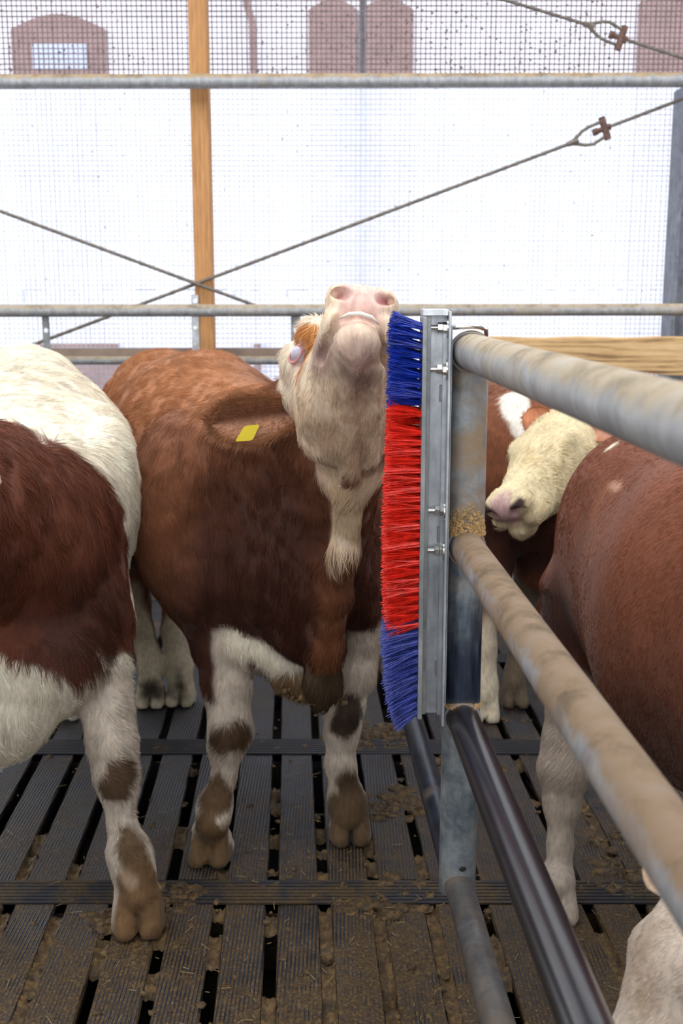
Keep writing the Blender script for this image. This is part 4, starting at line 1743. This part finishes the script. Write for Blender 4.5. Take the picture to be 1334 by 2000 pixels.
for s in (-1, 1):
    make_ear(bull2, LP(-.40, s * .085, .02), LP(-.43, s * .24, .03), (0, -.8, .3), .10, .02, (.6, .45, .3), (.6, .35, .25), 0)
    eye_parts(bull2, LP, LA, s, M['dark_eye'])
tail(bull2, [(-1.2, 4.36, 1.28), (-1.21, 4.45, 1.15), (-1.22, 4.46, .9), (-1.22, 4.44, .6)], [.03, .025, .018, .02])

# --- red-brown bull beyond the gate, near
g = SDF(axis(.30, 1.35, .012), axis(1.22, 3.40, .013), axis(-.02, 1.45, .012, [(-.02, .14, .007)]))
A0, B0, C0 = np.array([.93, 1.90, .88]), np.array([.88, 2.35, .885]), np.array([.825, 2.78, .935])
g.ecap(A0, B0, (.26, .36), (.315, .385), .08)
g.ecap(B0, C0, (.315, .385), (.275, .33), .08)
g.ell((.76, 2.76, 1.05), (.17, .22, .19), None, .08)
g.ecap((.93, 1.85, .92), (.80, 1.72, .74), (.17, .24), (.11, .15), .08)
RP, RA = head_prims(g, np.array([.37, 1.45, .355]), (-.62, -.35, -.66), (-.75, -.1, .6), 1.0)
g.cap((.82, 1.74, .78), RP(-.40, 0, 0), .12, .09, .06)
leg(g, [W(1175, 1180, 2.82), W(1140, 1290, 2.80), W(1118, 1380, 2.80), W(1108, 1440, 2.80), W(1103, 1500, 2.78), W(1098, 1570, 2.76), W(1094, 1650, 2.73), W(1090, 1720, 2.71)],
    [.17, .10, .064, .060, .066, .046, .030, .040], (.56, 2.66), (-.05, -1), 1.0)
leg(g, [(1.0, 2.78, .75), (1.02, 2.95, .55), (1.03, 3.0, .42), (1.03, 2.93, .25), (1.03, 2.88, .12)], [.16, .085, .055, .035, .045], (1.03, 2.83), (0, -1), 1.0)
for x in (.80, 1.05):
    leg(g, [(x, 1.95, .68), (x, 1.93, .5), (x, 1.9, .34), (x, 1.9, .2), (x, 1.89, .12)], [.11, .065, .054, .033, .044], (x, 1.84), (0, -1), 1.0)
pm = [
    (W(1085, 1200, 2.75), W(1100, 1320, 2.75), .10, .12, DBROWN, .1, .03),
    (W(1130, 1000, 2.55), W(1160, 930, 2.6), .03, .02, LBROWN, .05, .03),
    (W(1150, 1100, 2.45), W(1150, 1100, 2.45), .001, .001, WHITE, .01, .01),
    (W(1187, 873, 2.72), W(1200, 866, 2.72), .006, .012, WHITE, .008, .005),
    (W(1205, 948, 2.3), W(1205, 948, 2.7), .013, .013, (.5, .27, .18), .02, .012),
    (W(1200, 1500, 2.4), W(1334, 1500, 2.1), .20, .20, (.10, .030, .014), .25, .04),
    (W(1090, 1370, 2.75), W(1090, 1750, 2.7), .11, .13, (.54, .45, .37), .03, .02),
    (W(1070, 1420, 2.70), W(1070, 1490, 2.7), .02, .025, (.12, .075, .04), .02, .02),
    (W(1085, 1560, 2.68), W(1095, 1620, 2.68), .018, .02, (.40, .32, .26), .05, .03),
    (RP(0, 0, 0), RP(-.36, 0, 0), .15, .15, (.66, .54, .44), .02, .02),
    (RP(-.20, .03, .07), RP(-.28, -.02, .08), .02, .03, (.50, .34, .22), .06, .03),
    (RP(-.02, 0, 0), RP(-.06, 0, 0), .07, .06, PINK, .03, .01),
]
bull3 = make_bull('bull', (.88, 2.35, 0), g, (.19, .058, .026), pm, (-.5, .2, -1.0), [(B0 + [0, 0, .35], .4, (-.8, .5, -.4))],
                  130000, .013, 'red-brown bull close behind the sloping gate rails with its head lowered', curly=.10, longz=[(W(1110, 1450, 2.76), .16, 2.6)], folds=.0015, cl=.05, micro=.0004, liftn=.03)
for s in (-1, 1):
    make_ear(bull3, RP(-.40, s * .085, .02), RP(-.43, s * .24, .03), (0, -.8, .3), .10, .02, (.6, .45, .3), (.6, .35, .25), 0)
    eye_parts(bull3, RP, RA, s, M['dark_eye'])
tail(bull3, [(.80, 3.06, 1.14), (.79, 3.13, 1.05), (.79, 3.14, .8), (.79, 3.12, .5)], [.03, .025, .018, .02])

# --- cream-faced bull looking past it
g = SDF(axis(.38, 2.1, .012, [(.38, .80, .006)]), axis(3.10, 4.75, .013, [(3.1, 3.62, .0065)]), axis(-.02, 1.45, .012, [(-.02, .12, .008), (.84, 1.28, .0065)]))
M4 = W(984, 1010, 3.20)
P4 = np.array([.745, 3.58, 1.135])
WP, WA = head_prims(g, M4, M4 - P4, (-.70, -.60, .50), 1.12, False, False)
g.cap(WP(-.36, 0, -.02), (1.00, 3.74, 1.03), .10, .17, .07)
g.ecap((1.00, 3.76, 1.0), (1.25, 3.9, .93), (.18, .24), (.27, .36), .08)
g.ecap((1.25, 3.9, .93), (1.75, 4.25, .95), (.28, .36), (.28, .36), .08)
leg(g, [(1.15, 3.75, .7), (1.12, 3.70, .5), (1.12, 3.68, .36), (1.12, 3.68, .22), (1.12, 3.67, .12)], [.11, .065, .054, .033, .044], (1.11, 3.62), (-.5, -1), 1.0)
leg(g, [(1.15, 4.05, .7), (1.12, 4.05, .5), (1.12, 4.05, .36), (1.12, 4.05, .22), (1.12, 4.05, .12)], [.11, .065, .054, .033, .044], (1.10, 4.02), (-.5, -1), 1.0)
leg(g, [(1.78, 4.15, .8), (1.86, 4.1, .55), (1.9, 4.1, .42), (1.86, 4.08, .25), (1.84, 4.07, .12)], [.15, .085, .055, .035, .045], (1.82, 4.05), (-.8, -.5), 1.0)
leg(g, [(1.68, 4.42, .8), (1.76, 4.45, .55), (1.8, 4.45, .42), (1.76, 4.45, .25), (1.74, 4.45, .12)], [.15, .085, .055, .035, .045], (1.72, 4.42), (-.8, -.5), 1.0)
FC = (.70, .58, .36)
pm = [
    (WP(-.0, 0, 0), WP(-.40, 0, 0), .16, .16, FC, .02, .01),
    (WP(-.40, 0, 0), (1.0, 3.72, 1.1), .16, .16, FC, .03, .03),
    (WP(-.012, 0, .0), WP(-.03, 0, .005), .048, .052, (.62, .40, .38), .02, .01),
    (WP(-.0, -.04, .018), WP(-.015, -.056, .028), .015, .013, (.05, .025, .025), .012, .003),
    (WP(-.0, .04, .018), WP(-.015, .056, .028), .015, .013, (.05, .025, .025), .012, .003),
]
bull4 = make_bull('bull', (1.35, 3.95, 0), g, BROWN, pm, (.5, .5, -.4), [(WP(-.2, 0, 0), .25, P4 - M4 + np.array([0, 0, -.12]))],
                  42000, .026, 'cream-faced bull holding its muzzle low behind the upright gate post', curly=.9,
                  longz=[(M4, .07, .3)], bare=[(WP(-.01, 0, .01), .06)])
for s in (-1, 1):
    eye_parts(bull4, WP, WA, s, M['dark_eye'], .8, False)
make_ear(bull4, W(1088, 838, 3.50), W(1022, 812, 3.58), (.3, -.9, -.1), .10, .012, (.36, .13, .06), (.62, .25, .13), 700, .3)
make_ear(bull4, WP(-.40, .085, .02), WP(-.43, .22, .03), (0, -.8, .3), .10, .02, (.36, .13, .06), (.6, .3, .2), 0)
tail(bull4, [(2.0, 4.4, 1.15), (2.06, 4.45, 1.05), (2.07, 4.46, .8), (2.05, 4.45, .5)], [.03, .025, .018, .02])

# --- brown bull standing with its rear this way, beyond the post
g = SDF(axis(.28, 1.15, .013), axis(3.75, 5.35, .014), axis(-.02, 1.40, .013))
g.ecap((.66, 4.18, .93), (.74, 4.85, .93), (.25, .31), (.28, .33), .08)
g.ell((.66, 4.15, 1.05), (.16, .16, .16), None, .08)
g.ecap((.74, 4.85, .98), (.76, 5.10, .98), (.16, .2), (.11, .14), .08)
head_prims(g, np.array([.80, 5.28, .62]), (.1, .35, -.8), (0, .8, .5), .75)
leg(g, [(.56, 4.15, .75), (.555, 4.10, .55), (.552, 4.14, .43), (.545, 4.08, .26), (.545, 4.05, .12)], [.15, .085, .060, .046, .052], (.545, 4.02), (-.05, -1), 1.05)
leg(g, [(.80, 4.15, .75), (.76, 4.20, .55), (.72, 4.25, .42), (.70, 4.22, .25), (.69, 4.2, .12)], [.15, .085, .052, .036, .045], (.68, 4.17), (0, -1), 1.0)
for x in (.63, .86):
    leg(g, [(x, 4.85, .68), (x, 4.83, .5), (x, 4.82, .36), (x, 4.82, .22), (x, 4.82, .12)], [.11, .065, .054, .033, .044], (x, 4.8), (0, -1), 1.0)
pm = [
    (W(1000, 772, 4.06), W(1020, 850, 4.0), .052, .045, (.8, .74, .66), .015, .015),
    (W(1020, 1080, 4.0), W(960, 1130, 3.95), .2, .2, DBROWN, .1, .03),
    (W(965, 1200, 3.98), W(955, 1400, 4.0), .09, .12, (.66, .56, .42), .03, .02),
    (W(985, 1255, 3.95), W(960, 1265, 3.95), .04, .035, (.11, .07, .035), .03, .03),
    ((.71, 4.22, .45), (.68, 4.17, .0), .08, .10, (.16, .12, .08), .03, .03),
    (W(955, 1345, 3.95), W(955, 1350, 3.95), .03, .03, (.12, .08, .04), .03, .03),
]
bull5 = make_bull('bull', (.7, 4.5, 0), g, (.20, .066, .028), pm, (-.05, .2, -1), [], 26000, .022,
                  'brown bull with a small white shoulder streak standing farthest back by the post', curly=.25)

for o in S.objects:
    if '_tmp' in o:
        del o['_tmp']
bpy.context.view_layer.update()
